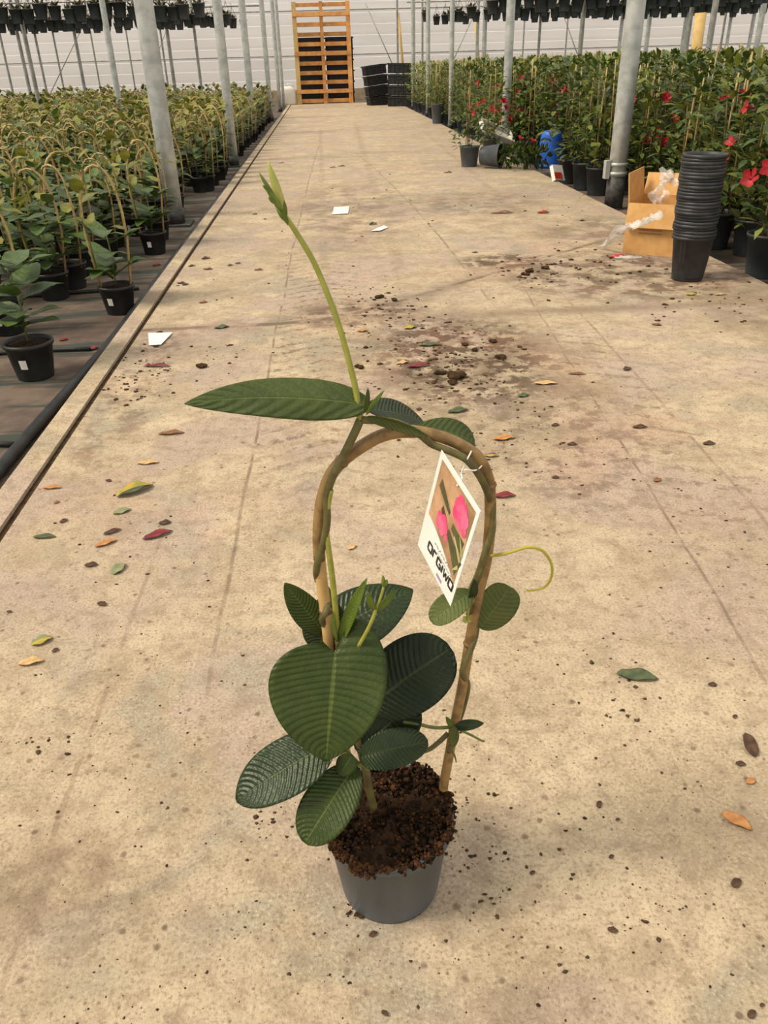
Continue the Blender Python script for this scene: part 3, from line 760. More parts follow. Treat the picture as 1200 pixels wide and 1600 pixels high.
# shrubs covered in flowers, standing at or over the path edge
for k, (px, py, sc, rz) in enumerate(((766, 244, .86, .1), (796, 240, .9, -.2), (829, 232, .9, .3), (1003, 320, .92, .2), (1168, 398, .95, .1))):
    p = G(px, py, 0 if G(px, py).x < 1.83 else GZ)
    o = place(many[k % 2 if k < 3 else 2], p, rz, sc, sm)
    if k == 4: tag(o, 'bushy shrub with a cluster of red flowers beside the tall stack of pots'); o.pop('group', None)
    if k == 3: tag(o, 'bushy shrub with a cluster of red flowers behind the cardboard box'); o.pop('group', None)
# two that stand on the concrete itself
p = G(733, 260); o = place(sh[0], p, 1.3, .93, sm); tag(o, 'leafy shrub in a blue-grey pot standing on the concrete beside a toppled pot', 'potted plant'); o.pop('group', None)
for c in o.children:
    if c.name.startswith('pot'): c.material_slots[0].link = 'OBJECT'; c.material_slots[0].material = MATS['pot_grey']
p = G(684, 193); o = shrub(530, 0, canes=2, nleaf=110, hgt=.66); o.location = p
tag(o, 'leafy shrub alone in a tall grey pot at the far corner of the concrete path', 'potted plant')
for c in o.children:
    if c.name.startswith('pot'): c.data.materials[0] = MATS['pot_grey']; c.scale = (1.08, 1.08, 1.5)
    else: c.location.z += .085
# toppled pot with its plant
r = empty('toppled_shrub', G(752, 262)); 
pm = pot_mb(.098, .075, .185, 22).build('pot', 'pot_mid', r)
MB().lathe([(.094, .165), (.05, .172), (0, .175)], 12).build('soil', 'soil', r)
m = MB(); rnd = random.Random(9)
for i in range(240):
    t = rnd.random(); z = .19 + .40*t; a = rnd.uniform(0, 6.28); rad = (.11+.05*math.sin(3*t))*rnd.uniform(.2, 1)*(.55 if abs(math.cos(a)) > .6 else 1)
    p_ = Vector((rad*math.cos(a), rad*math.sin(a), z)); d = Vector((math.cos(a), math.sin(a), rnd.uniform(-.3, .9))).normalized(); L = rnd.uniform(.05, .08)
    m.leaf(p_, p_+d*L, L*.48, Vector((rnd.uniform(-.5, .5), rnd.uniform(-.5, .5), 1)), .05, .2, 3, 2, mi=1 if rnd.random() < .25 else 0)
m.build('foliage', ['leaf_bush', 'leaf_bush_light'], r)
for k in range(2):
    f = flower_mb(rnd, .038).build('flower', 'petal_red', r); f.location = ((-.13, .06, .34), (-.12, -.08, .5))[k]; f.rotation_euler = (0, -1.1, 0)
r.rotation_euler = (0, math.radians(88), math.radians(-32)); r.location.z = .098
tag(r, 'toppled pot on its side with leafy shrub spilling onto the concrete', 'potted plant')

# ================================================================ pots hanging in rows under rails
def hang_proto(seed):
    rnd = random.Random(seed)
    r = empty('hanging_pot')
    pot_mb(.088, .062, .17, 12).build('pot', 'pot_mid', r)
    m = MB()
    for i in range(9):
        a = i*2.4; d = Vector((math.cos(a), math.sin(a), rnd.uniform(.3, 1.6))).normalized()
        b = Vector((.03*math.cos(a), .03*math.sin(a), .15)); L = rnd.uniform(.07, .13)
        m.leaf(b, b+d*L, L*.45, Vector((-d.x, -d.y, 1)), .08, .2, 2, 2)
    m.build('foliage', 'hang_leaf', r)
    h = MB()
    for k in range(3):
        a = 2*math.pi*k/3; h.tube([(.086*math.cos(a), .086*math.sin(a), .165), (0, 0, .36)], .003, 4)
    h.tube([(0, 0, .36), (0, 0, .40), (.02, 0, .415), (.03, 0, .40)], .003, 4); h.build('hanger', 'metal_dark', r)
    tag(r, 'small dark plant pot hanging from the overhead rail', 'pot', 'pots hanging from the overhead rails')
    return r
hp = [hang_proto(600+i) for i in range(4)]
hm = {r.name: child_map(r) for r in hp}
rr = random.Random(8)
nh = 0
for ri, (Y, zb, gap) in enumerate(((12.35, 1.40, .165), (16.1, 1.46, .165), (19.9, 1.55, .22))):
    for side, xs in (('left', np.arange(-1.55, -9.5, -gap)), ('right', np.arange(2.35, 12.5, gap))):
        us = [x for x in xs if inview(x, Y, zb+.05, 10)]
        if not us: continue
        for x in us:
            if rr.random() < .06: continue
            o = place(hp[nh % 4], (x + rr.uniform(-.03, .03), Y + rr.uniform(-.008, .008), zb + rr.uniform(-.035, .035)), rr.uniform(0, 6), rr.uniform(.92, 1.1), hm); nh += 1
            tag(o, 'small dark pot hanging over the %s from the %s rail' % ('climbers' if side == 'left' else 'shrubs', ('first', 'middle', 'rearmost')[ri]), None, 'pots hanging from the %s rail over the %s' % (('first', 'middle', 'rearmost')[ri], 'climbers' if side == 'left' else 'shrubs'))
        x0, x1 = min(us)-.4, max(us)+.4
        for z, nm in ((zb+.40, 'overhead_rail'),):
            o = MB().tube([(x0, Y, z), (x1, Y, z)], .014, 6).build(nm, 'metal_thin')
            tag(o, '%s steel pipe rail of hanging pots over the %s' % (('first', 'middle', 'rearmost')[ri], 'climbers' if side == 'left' else 'shrubs'), 'rail', 'pipe rails of the hanging pots')
print('hanging pots', nh)

# ================================================================ far end of the path: pallet, crates, jerrycan
def crate_mb(w_=.56, d_=.38, h_=.22):
    m = MB(); t = .014
    m.box((0, 0, t/2), (w_, d_, t))
    for s in (-1, 1):
        m.box((s*(w_/2-t/2), 0, h_/2), (t, d_, h_)); m.box((0, s*(d_/2-t/2), h_/2), (w_, t, h_))
        m.box((0, s*(d_/2+.008), h_-.018), (w_+.05, .022, .03)); m.box((s*(w_/2+.008), 0, h_-.018), (.022, d_+.05, .03))
        for k in range(5): m.box((-w_/2 + w_*(k+.5)/5, s*(d_/2+.004), h_*.42), (.016, .012, h_*.8))
        for k in range(3): m.box((s*(w_/2+.004), -d_/2 + d_*(k+.5)/3, h_*.42), (.012, .016, h_*.8))
        m.box((0, s*(d_/2+.005), h_*.6), (.14, .014, .045))
    return m
cme = crate_mb().mesh('crate', 'plastic_black')
def crate(loc, rot=(0, 0, 0), sc=1.0, label='', group=''):
    o = bpy.data.objects.new('plastic_crate', cme); COL.objects.link(o); o.location = loc; o.rotation_euler = rot; o.scale = (sc,)*3
    return tag(o, label, 'crate', group)
c0 = G(592, 164); c1 = G(626, 166)
for k in range(4):
    crate((c0.x + .018*k*-1.5 - .0, c0.y, .0 + k*.205), (0, -.10, .25), .84, ('lowest', 'second', 'third', 'topmost')[k] + ' black plastic crate in the leaning pile beside the wooden pallet', 'leaning pile of black crates')
for k in range(4):
    crate((c1.x + .005*k, c1.y+.1, k*.212), (0, .03, -.35), .86, ('lowest', 'second', 'third', 'topmost')[k] + ' black plastic crate in the upright pile beside the leaning pile', 'upright pile of black crates')
pc = G(509, 162); PW = 1.36; PHt = 2.12
def pallet():
    r = empty('wooden_pallet', (pc.x, pc.y, 0)); r.rotation_euler = (math.radians(-3.5), 0, 0)
    for k, x in enumerate((-PW/2+.05, 0, PW/2-.05)):
        MB().box((x, 0, PHt/2), (.10 if k != 1 else .08, .10, PHt)).build('stringer', 'timber_yellow' if k == 0 else 'timber', r)
    nsl = 11
    for k in range(nsl):
        z = .07 + (PHt-.12)*k/(nsl-1)
        MB().box((0, .062, z), (PW, .022, .085)).build('slat', 'timber', r)
    for k in (1, 5, 9):
        MB().box((0, -.062, .07 + (PHt-.12)*k/10), (PW, .022, .085)).build('front_slat', 'timber', r)
    tag(r, 'tall orange wooden pallet standing on end at the end of the path', 'pallet')
pallet()
for k in range(6):
    for x in (-.34, .36):
        crate((pc.x + x + .04, pc.y + .52, k*.232), (0, 0, .02*(k % 3)), 1.12, 'black plastic crate stacked behind the upright wooden pallet', 'black crates behind the pallet')
def jerrycan():
    p = G(450, 163); r = empty('jerrycan', (p.x, p.y-.3, 0), .2, 1.2); r.scale = (1.55, 1.4, 1.15)
    m = MB(); w_, d_, h_ = .26, .22, .36
    for (z, k) in ((0, .9), (.02, 1.0), (.14, .985), (.16, 1.0), (.27, 1.0), (.31, .9), (.34, .55)):
        pass
    rings = [(.0, .9), (.02, 1.0), (.14, .98), (.16, 1.0), (.28, 1.0), (.32, .86), (.35, .5)]
    V = []; n = 16
    for z, k in rings:
        for j in range(n):
            a = 2*math.pi*(j+.5)/n; ca, sa = math.cos(a), math.sin(a)
            q_ = (abs(ca)**5+abs(sa)**5)**(-1/5); V.append((ca*q_*w_/2*k, sa*q_*d_/2*k, z))
    m.add(V, [(i*n+j, i*n+(j+1) % n, (i+1)*n+(j+1) % n, (i+1)*n+j) for i in range(len(rings)-1) for j in range(n)] + [tuple((len(rings)-1)*n+j for j in range(n)), tuple(range(n-1, -1, -1))])
    m.build('body', 'white_plastic', r)
    MB().tube([(-.03, 0, .34), (-.03, 0, .39)], .028, 10).build('cap', 'white_plastic', r)
    MB().tube([(0, 0, .34), (.03, 0, .39), (.10, 0, .37), (.11, 0, .30)], .013, 8).build('handle', 'white_plastic', r)
    tag(r, 'white plastic jerrycan on the concrete beside the wooden pallet', 'jerrycan')
jerrycan()

# ================================================================ stack of nested pots, carton, blue bucket
base = G(1073, 436); sc_ = 1.0
STK = []
RT, RB, HH = .083, .063, .185
npm = pot_mb(RT, RB, HH, 28, wall=.002, rim=.0125, rimout=.0045).mesh('nested_pot', 'pot_stack')
ORD = 'lowest second third fourth fifth sixth seventh eighth ninth tenth eleventh twelfth thirteenth fourteenth fifteenth sixteenth seventeenth eighteenth nineteenth twentieth twenty-first twenty-second twenty-third twenty-fourth twenty-fifth twenty-sixth'.split()
NP = 26; top_z = .50; dz = (top_z-HH)/(NP-1)
for k in range(NP):
    o = bpy.data.objects.new('nested_pot', npm); COL.objects.link(o)
    z = k*dz; o.location = (base.x + .002*math.sin(k*1.3) + (-.010*k/25), base.y + .002*math.cos(k*2.1), z)
    o.rotation_euler = (.006*math.sin(k*.9), .008*math.sin(k*.55), k*.7)
    lab = ORD[k] + ' black pot from the bottom of the tall nested stack'
    if k == 0: lab = 'lowest black pot of the tall nested stack, standing on the concrete'
    if k == NP-1: lab = 'topmost black pot of the tall nested stack, its mouth open'
    tag(o, lab, 'pot', 'nested black pots in one stack')
def carton():
    c = G(1013, 398); ang = math.radians(-33)
    r = empty('cardboard_box', (c.x+.075, c.y+.12, 0), ang)
    w_, d_, h_ = .24, .30, .235; t = .005
    MB().box((0, 0, t/2), (w_, d_, t)).build('bottom', 'cardboard', r)
    for nm, cc, dd in (('side_panel', (-w_/2, 0, h_/2), (t, d_, h_)), ('side_panel', (w_/2, 0, h_/2), (t, d_, h_)), ('side_panel', (0, -d_/2, h_/2), (w_, t, h_)), ('side_panel', (0, d_/2, h_/2), (w_, t, h_))):
        MB().box(cc, dd).build(nm, 'cardboard', r)
    fl_ = MB().box((0, 0, .065), (t, d_, .13)).build('flap', 'cardboard', r); fl_.location = (-w_/2, 0, h_); fl_.rotation_euler = (0, -.12, 0)
    fl_ = MB().box((0, 0, .055), (t, d_, .11)).build('flap', 'cardboard', r); fl_.location = (w_/2, 0, h_); fl_.rotation_euler = (0, .9, 0)
    fl_ = MB().box((0, 0, .055), (w_, t, .11)).build('flap', 'cardboard', r); fl_.location = (0, d_/2, h_); fl_.rotation_euler = (-.5, 0, 0)
    fl_ = MB().box((0, 0, .055), (w_, t, .11)).build('flap', 'cardboard', r); fl_.location = (0, -d_/2, h_); fl_.rotation_euler = (2.9, 0, 0)
    MB().box((0, -d_/2-.0035, .10), (.11, .001, .006)).build('printed_line', 'cardboard_edge', r)
    MB().box((.0, -d_/2-.0035, .115), (.11, .001, .006)).build('printed_line', 'cardboard_edge', r)
    tag(r, 'open brown cardboard box with raised flaps behind the pot stack', 'box')
    return r
bxr = carton()
def crumple(name, pts, wd, seed, label, fr=9):
    rnd = random.Random(seed); pts = smooth_path(pts, 7); n = 9; V = []
    for i, p in enumerate(pts):
        t = (pts[min(i+1, len(pts)-1)]-pts[max(i-1, 0)]).normalized(); s = t.cross(Vector((0, 0, 1)))
        s = s.normalized() if s.length > .1 else Vector((1, 0, 0)); q = s.cross(t)
        for j in range(n):
            u = j/(n-1)*2-1; wv = wd*(.6+.4*math.sin(i*.7+seed))
            V.append(p + s*u*wv + q*(rnd.uniform(-.1, .12)*wd + .4*wd*math.sin(j*1.9+i*.55) + .2*wd*math.sin(j*.9-i*1.3)))
    V = [Vector((v.x, v.y, max(v.z, .004))) for v in V]
    o = MB().add(V, [(i*n+j, i*n+j+1, (i+1)*n+j+1, (i+1)*n+j) for i in range(len(pts)-1) for j in range(n-1)]).build(name, 'clear_film')
    return tag(o, label, 'plastic film')
bx = bxr.location
crumple('plastic_film', [P(940, 385, 4.05)-Vector((0, 0, .01)), P(965, 362, 3.86), P(990, 352, 3.72), P(1012, 345, 3.68), P(1035, 333, 3.66)], .035, 3, 'clear plastic film draped across the front of the cardboard box')
crumple('plastic_bag', [bx+Vector((-.02, .0, .20)), bx+Vector((.0, .02, .29)), bx+Vector((.03, .03, .345)), bx+Vector((.06, .04, .30))], .05, 5, 'crumpled clear plastic bag sticking out of the cardboard box')
crumple('plastic_strip', [G(958, 404), G(980, 405)+Vector((0, 0, .01)), G(1003, 404)], .018, 8, 'clear plastic strip with red print lying beside the cardboard box')
p = G(964, 403); tag(MB().lump((p.x, p.y, .008), .028, (1.3, .6, .3), .3).build('plastic_scrap', 'red_plastic'), 'small red plastic scrap lying beside the cardboard box', 'scrap')
def bucket():
    p = G(859, 252); r = empty('blue_bucket', (p.x, p.y, GZ))
    MB().lathe([(0, .31), (.075, .31), (.088, .295), (.095, .27), (.118, .05), (.124, .0), (.116, 0), (.09, .26)], 24).build('body', 'blue_plastic', r)
    MB().lathe([(.117, .035), (.128, .035), (.130, .0), (.12, .0)], 24).build('rim', 'blue_plastic', r)
    tag(r, 'bright blue plastic bucket upside down among the red-flowering shrubs', 'bucket')
bucket()
def tray():
    p = G(772, 240); r = MB(); 
    r.box((0, 0, .0), (.36, .20, .012)); r.box((-.18, 0, .02), (.012, .20, .05)); r.box((.18, 0, .02), (.012, .2, .05)); r.box((0, .1, .02), (.36, .012, .05)); r.box((0, -.1, .02), (.36, .012, .05))
    o = r.build('plastic_tray', 'white_plastic'); o.location = (p.x, p.y-.05, .19); o.rotation_euler = (.55, .35, .3)
    tag(o, 'white plastic tray tipped behind the toppled pot', 'tray')
tray()
p = G(869, 283)
r = empty('seed_bag', (p.x+.02, p.y, 0)); 
r.rotation_euler = (-.5, .12, .5)
MB().box((0, 0, .06), (.105, .035, .12)).build('pouch', 'white_paper', r)
MB().box((-.012, -.019, .035), (.078, .004, .05)).build('printed_panel', 'red_plastic', r)
MB().box((0, 0, .123), (.105, .006, .012)).build('seal', 'red_plastic', r)
tag(r, 'small red and white packet lying at the edge of the path by the blue bucket', 'packet')

# ================================================================ the potted climber in front
Y0 = .60
MP = Vector((.030, Y0, 0))
# pot
RTm, RBm, HM = .0715, .0565, .118
plant = empty('potted_vine', MP)
tag(plant, 'broad-leaved vine on a cane hoop in a grey pot on the path', 'potted plant')
pot = pot_mb(RTm, RBm, HM, 56, rim=.014, rimout=.0022).build('pot', 'pot_grey', plant)
rnd = random.Random(21)
# soil mound
m = MB(); V = [(0, 0, HM+.004)]; nr_, na = 12, 40
for i in range(1, nr_+1):
    q_ = i/nr_
    for j in range(na):
        a = 2*math.pi*j/na; R = .0715*q_*1.03
        z = HM + .006*(1-q_*q_) - .005 + rnd.uniform(-.004, .005) + .006*math.sin(3*a+1)*q_*(1 if q_ < .95 else .3)
        V.append((R*math.cos(a), R*math.sin(a), z))
Fc = [(0, 1+j, 1+(j+1) % na) for j in range(na)] + [(1+(i-1)*na+j, 1+i*na+j, 1+i*na+(j+1) % na, 1+(i-1)*na+(j+1) % na) for i in range(1, nr_) for j in range(na)]
m.add(V, Fc); soil = m.build('soil', 'soil', plant)
m = MB()
for i in range(1700):
    a = rnd.uniform(0, 2*math.pi); R = .0735*math.sqrt(rnd.random())*1.02
    m.lump((R*math.cos(a), R*math.sin(a), HM + rnd.uniform(-.003, .003)), rnd.uniform(.0010, .0032), (1, 1, .8), .45, (5, 4), mi=0 if rnd.random() < .72 else 1, rnd=rnd)
for i in range(420):                                       # spilling over the rim, most at the front left and right
    a = rnd.choice((rnd.gauss(-1.9, .55), rnd.gauss(-.5, .7), rnd.gauss(-2.5, .25)))
    R = .0725 + rnd.uniform(-.004, .0035); dz_ = abs(rnd.gauss(0, .004)) if R > .0735 else 0
    m.lump((R*math.cos(a), R*math.sin(a), HM + .001 - dz_), rnd.uniform(.0011, .0030), (1, 1, .9), .45, (5, 4), mi=1 if rnd.random() < .6 else 0, rnd=rnd)
for i in range(45):
    a = rnd.gauss(-2.05, .10); zz = rnd.uniform(-.018, .004); R = .0735 - max(0, -zz-.014)*.17 + .001
    m.lump((R*math.cos(a), R*math.sin(a), HM + zz), rnd.uniform(.0011, .0026), (1, 1, 1), .4, (5, 4), mi=1, rnd=rnd)
for i in range(130):                                        # high clumps around the cane foot
    a = rnd.gauss(.75, .35); R = rnd.uniform(.045, .075)
    m.lump((R*math.cos(a), R*math.sin(a), HM + rnd.uniform(.000, .012)), rnd.uniform(.0015, .004), (1, 1, 1), .45, (5, 4), mi=0 if rnd.random() < .8 else 1, rnd=rnd)
o = m.build('soil_crumbs', ['soil', 'peat'], plant); o['kind'] = 'stuff'
def W(x, y, dY=0.0): return P(x, y, Y0+dY) - MP            # pixel on the upright plane Y0+dY, in the plant's own frame
def px2m(n, x, y, dY=0.0): return n/pxm(P(x, y, Y0+dY))
# hoop
hoop_px = [(693, 1232, .0), (694, 1222, .0), (703.6, 1170, .0), (710, 1134, .0), (722, 1075, .0), (730, 1026, 0), (739, 974, 0), (748, 925, 0), (759, 880, 0), (765, 830, 0), (766, 780, 0), (762, 745, 0), (748, 716, 0),
           (728, 700, 0), (702, 687, 0), (668, 677, .0), (630, 674, .0), (596, 681, 0), (566, 697, 0), (534, 721, 0), (513, 750, 0), (501, 795, 0), (498, 850, 0), (503, 910, 0), (510, 965, 0), (515, 1017, 0), (522, 1080, .0), (535, 1150, .0), (548, 1215, .0)]
hoop_pts = smooth_path([W(*p) for p in hoop_px], 5)
n_ = len(hoop_pts); spl = min(range(n_), key=lambda i: (hoop_pts[i]-W(499, 880)).length)
hr = [.0052 if i < n_*.55 else .0056 for i in range(n_)]
MB().tube(hoop_pts[:spl+1], hr[:spl+1], 12).build('cane_hoop', 'hoop_brown', plant)
MB().tube(hoop_pts[spl:], hr[spl:], 12).build('cane_hoop_foot', 'hoop_pale', plant)
for (x, y) in ((765, 757), (536, 718), (505, 957), (733, 1003)):
    c = W(x, y); k = min(range(n_), key=lambda i: (hoop_pts[i]-c).length)
    a, b = hoop_pts[max(0, k-1)], hoop_pts[min(n_-1, k+1)]; t = (b-a).normalized()
    MB().tube([hoop_pts[k]-t*.0022, hoop_pts[k], hoop_pts[k]+t*.0022], [.0058, .0066, .0058], 12).build('cane_node', 'cane_node', plant)
def stem(name, px, r, mat, n=8, sub=5):
    pts = smooth_path([W(*p) for p in px], sub)
    rr_ = lerp_list(r[0], r[1], len(pts)) if isinstance(r, tuple) else r
    return MB().tube(pts, rr_, n).build(name, mat, plant)
# vine: from the soil up, round the left leg, over the arch
stem('main_stem', [(584, 1262, -.01), (577, 1235, -.012), (572, 1205, -.012), (560, 1160, -.008), (545, 1095, -.004), (532, 1030, -.004), (528, 1000, -.006)], (.0046, .0032), 'stem_dark')
stem('vine_stem', [(528, 1000, -.006), (524, 950, -.012), (519, 900, -.012), (514, 862, -.012), (510, 830, -.010), (512, 795, -.010), (517, 765, -.010)], (.0028, .0024), 'stem_young')
stem('vine_stem', [(512, 985, .006), (503, 968, -.008), (510, 955, -.010), (514, 930, .008), (506, 915, .010), (496, 905, .004), (495, 885, -.008), (505, 850, -.010), (511, 815, -.010), (511, 775, -.009), (520, 745, -.010), (531, 723, -.010), (545, 695, -.010), (556, 672, -.010), (563, 656, -.010)], (.0030, .0036), 'stem_dark')
stem('vine_stem', [(704, 1168, -.006), (699, 1180, .005), (712, 1140, .009), (724, 1105, .010), (731, 1070, .004), (722, 1052, -.009), (729, 1030, -.010), (741, 1000, -.002), (744, 975, .008), (733, 945, -.006), (735, 925, -.009), (748, 895, -.010), (759, 860, -.011), (769, 830, -.004), (769, 800, .004), (760, 765, -.008), (745, 737, -.010), (727, 717, -.010), (700, 704, -.008), (675, 694, -.006), (652, 676, -.010), (620, 661, -.010), (590, 657, -.010), (565, 656, -.010)], (.0030, .0034), 'stem_dark')
stem('vine_stem', [(731, 960, -.008), (738, 930, -.012), (752, 893, -.013), (764, 850, -.010), (771, 805, -.006), (771, 770, .002)], .0022, 'stem_dark')
stem('vine_stem', [(700, 1146, -.004), (685, 1160, -.010), (668, 1172, -.012), (640, 1178, -.012), (600, 1196, -.010)], (.0028, .0022), 'stem_dark')
stem('vine_stem', [(706, 1136, -.006), (680, 1137, -.010), (655, 1132, -.010), (630, 1128, -.006)], .0018, 'stem_green')
stem('side_shoot', [(715, 1139, -.006), (735, 1148, -.006), (752, 1157, -.006), (757, 1158, -.006)], (.0014, .0010), 'stem_green')
stem('petiole', [(575, 1205, -.014), (558, 1190, -.016), (540, 1172, -.018), (520, 1160, -.02)], .0017, 'stem_green')
stem('petiole', [(574, 1205, -.014), (566, 1196, -.02), (558, 1196, -.028)], .0017, 'stem_green')
stem('flower_shoot', [(563, 656, -.010), (556, 610, -.006), (548, 575, -.004), (530, 510, .0), (510, 455, .004), (488, 405, .006), (462, 362, .008), (446, 338, .008)], (.0026, .0019), 'stem_young', 8)
# bud cluster
def bud(x0, y0, x1, y1, wd, mat, dY=.008, asy=(.0)):
    a, b = W(x0, y0, dY), W(x1, y1, dY); n = 9
    pts = [a+(b-a)*i/(n-1) for i in range(n)]; w_ = px2m(wd, x0, y0, dY)/2
    MB().tube(pts, [w_*max(.12, math.sin(math.pi*(.12+.88*i/(n-1)))**.8) if i < n-1 else w_*.04 for i in range(n)], 10).build('bud', mat, plant)
bud(447, 342, 418, 250, 14, 'bud_pale')
bud(437, 324, 404, 268, 8, 'bud_green', .002); bud(440, 330, 411, 285, 8, 'bud_green', .0); bud(444, 338, 422, 300, 9, 'bud_green', .004); bud(447, 345, 431, 318, 11, 'bud_green', .002)
for x0, y0, x1, y1 in ((447, 340, 444, 312), (430, 318, 419, 308), (450, 352, 441, 326), (424, 300, 410, 290)):
    MB().leaf(W(x0, y0, -.002), W(x1, y1, -.004), px2m(7, x0, y0), (0, -1, .4), .05, .2, 4, 2).build('bract', 'leaf_young', plant)
# tendril
stem('tendril', [(766, 868, -.004), (785, 866, -.008), (806, 860, -.012), (826, 855, -.014), (845, 859, -.012), (858, 873, -.008), (863, 890, -.004), (859, 908, .0), (848, 919, .002), (834, 922, .0), (824, 923, -.002)], (.0017, .0011), 'tendril', 7)
# leaves: base pixel, tip pixel, width in pixels, facing, material
VIEW = Vector((0, -.72, .69))
def lf(p0, p1, wd, nrm, mat, name='leaf', **kw):
    bb, tt = W(*p0), W(*p1); mx_, my_ = (p0[0]+p1[0])/2, (p0[1]+p1[1])/2
    d = dict(nl=26, nw=14, quilt=.016, bow=.05, fold=.10); d.update(kw)
    o = MB().leaf(bb, tt, px2m(wd, mx_, my_, (p0[2]+p1[2])/2), nrm, **d).build(name, mat, plant)
    md = o.modifiers.new('thickness', 'SOLIDIFY'); md.thickness = .0005
    return o
# top leaves
lf((580, 634, -.010), (288, 631, -.02), 68, (.03, -.80, .55), 'leaf_under', bow=-.02, fold=-.12, a=.50, b=.82, nv=10, wave=.08, quilt=.010, droop=(0, 0, .014))
lf((572, 640, -.004), (664, 662, .05), 60, (-.12, -.55, .8), 'leaf_mid', bow=.05, fold=.1, a=.6, b=.55)
lf((572, 652, -.014), (668, 682, -.030), 24, (0, -.75, -.35), 'leaf_olive', bow=-.06, fold=.35, a=.5, b=.6, quilt=.01)
lf((650, 668, .004), (742, 692, .02), 52, (.2, -.55, .75), 'leaf_under', bow=.10, fold=.05, a=.7, b=.4, quilt=.006)
lf((572, 648, -.016), (600, 610, -.02), 8, (-.5, -.8, .2), 'leaf_young', nl=8, nw=4)
lf((570, 645, -.018), (575, 606, -.022), 10, (.5, -.8, .2), 'leaf_olive', nl=8, nw=4)
# big leaf that faces the camera
lf((524, 1018, -.022), (509, 1190, -.072), 182, (.02, -.70, .62), 'leaf_top', bow=.035, fold=.13, a=.44, b=.84, nv=18, asym=.08, wave=.05, nl=36, nw=20, quilt=.0045, lobe=(.34, .08))
lf((572, 1105, -.006), (704, 1012, .018), 116, (.05, -.60, .75), 'leaf_dark', bow=.05, fold=.08, a=.50, b=.44, nv=18, quilt=.007)
lf((556, 1172, -.012), (650, 1096, .005), 88, (.1, -.62, .72), 'leaf_dark', bow=.03, fold=.08, a=.6, b=.45, nv=18, quilt=.006)
lf((562, 1184, -.02), (669, 1160, -.035), 62, (.0, -.50, .85), 'leaf_mid', bow=.08, fold=.10, a=.5, b=.48, quilt=.012, nv=14)
lf((520, 1160, -.02), (369, 1251, -.045), 94, (-.15, -.45, .85), 'leaf_mid', bow=.06, fold=.10, a=.5, b=.60, quilt=.014, nv=14, wave=.06)
lf((556, 1196, -.026), (476, 1317, -.080), 82, (-.05, -.55, .8), 'leaf_top', bow=.07, fold=.10, a=.55, b=.48, quilt=.016, nv=14, wave=.06)
lf((550, 1180, -.026), (530, 1212, -.04), 34, (.2, -.6, .8), 'leaf_top', bow=.05, fold=.1, nl=10, nw=6)
# behind the left leg
lf((510, 992, .006), (445, 911, .012), 48, (-.2, -.75, .62), 'leaf_top', bow=.03, fold=.2, a=.6, b=.75, quilt=.008, nv=14)
lf((518, 936, .014), (498, 1018, .004), 70, (-.2, -.72, .65), 'leaf_mid', bow=.05, fold=.1, a=.45, b=.45, quilt=.01, nv=14)
lf((508, 990, .012), (645, 921, .05), 98, (-.05, -.55, .83), 'leaf_mid', bow=.03, fold=.10, a=.42, b=.78, quilt=.01, nv=14, asym=.08)
lf((530, 1005, -.012), (573, 904, -.015), 22, (-.55, -.70, .3), 'leaf_young', bow=.02, fold=.3, nl=14, nw=6, quilt=.0)
lf((527, 1003, -.010), (521, 955, -.016), 10, (-.6, -.7, .2), 'leaf_young', nl=10, nw=4)
stem('side_shoot', [(560, 1010, -.022), (574, 985, -.026), (583, 965, -.028), (588, 950, -.028)], (.0020, .0016), 'stem_young')
lf((586, 956, -.028), (574, 924, -.03), 13, (-.4, -.8, .3), 'leaf_young', nl=10, nw=4, quilt=0)
lf((588, 956, -.028), (618, 921, -.026), 14, (.4, -.8, .4), 'leaf_young', nl=10, nw=4, quilt=0)
stem('side_shoot', [(588, 952, -.028), (596, 930, -.028), (600, 915, -.028)], .0012, 'stem_young')
for x0, y0, x1, y1 in ((600, 918, 598, 898), (601, 916, 605, 905)):
    bud(x0, y0, x1, y1, 7, 'bud_green', -.028)
# leaves on the right leg
lf((738, 925, -.012), (674, 972, -.03), 46, (-.3, -.55, .78), 'leaf_olive', bow=.06, fold=.2, a=.5, b=.42, quilt=.012)
lf((750, 982, -.004), (796, 916, .006), 66, (.35, -.72, .60), 'leaf_olive', bow=.04, fold=.06, a=.45, b=.32, quilt=.012, nv=9)
lf((737, 938, -.014), (741, 905, -.02), 16, (.3, -.8, .2), 'leaf_mid', nl=8, nw=4)
stem('petiole', [(730, 968, -.010), (732, 950, -.014), (738, 930, -.014)], .0014, 'stem_young')
for dx, dy in ((-8, 2), (-6, -5), (7, 4), (3, -6), (-2, 6)):
    bud(729, 968, 729+dx, 968+dy, 6, 'bud_pale', -.010)
# leaves at the low node of the right leg
lf((711, 1136, -.008), (756, 1130, -.012), 17, (0, -.6, .8), 'leaf_mid', bow=.08, fold=.2, nl=12, nw=6, quilt=.02)
lf((708, 1134, -.010), (709, 1168, -.014), 17, (.2, -.9, .2), 'leaf_olive', bow=.04, fold=.2, nl=12, nw=6, quilt=.01)
lf((707, 1136, -.010), (697, 1120, -.010), 9, (0, -.8, .4), 'leaf_young', nl=8, nw=4)
stem('side_shoot', [(703, 1165, -.006), (710, 1180, -.008), (713, 1191, -.01)], (.0014, .0006), 'stem_dark')

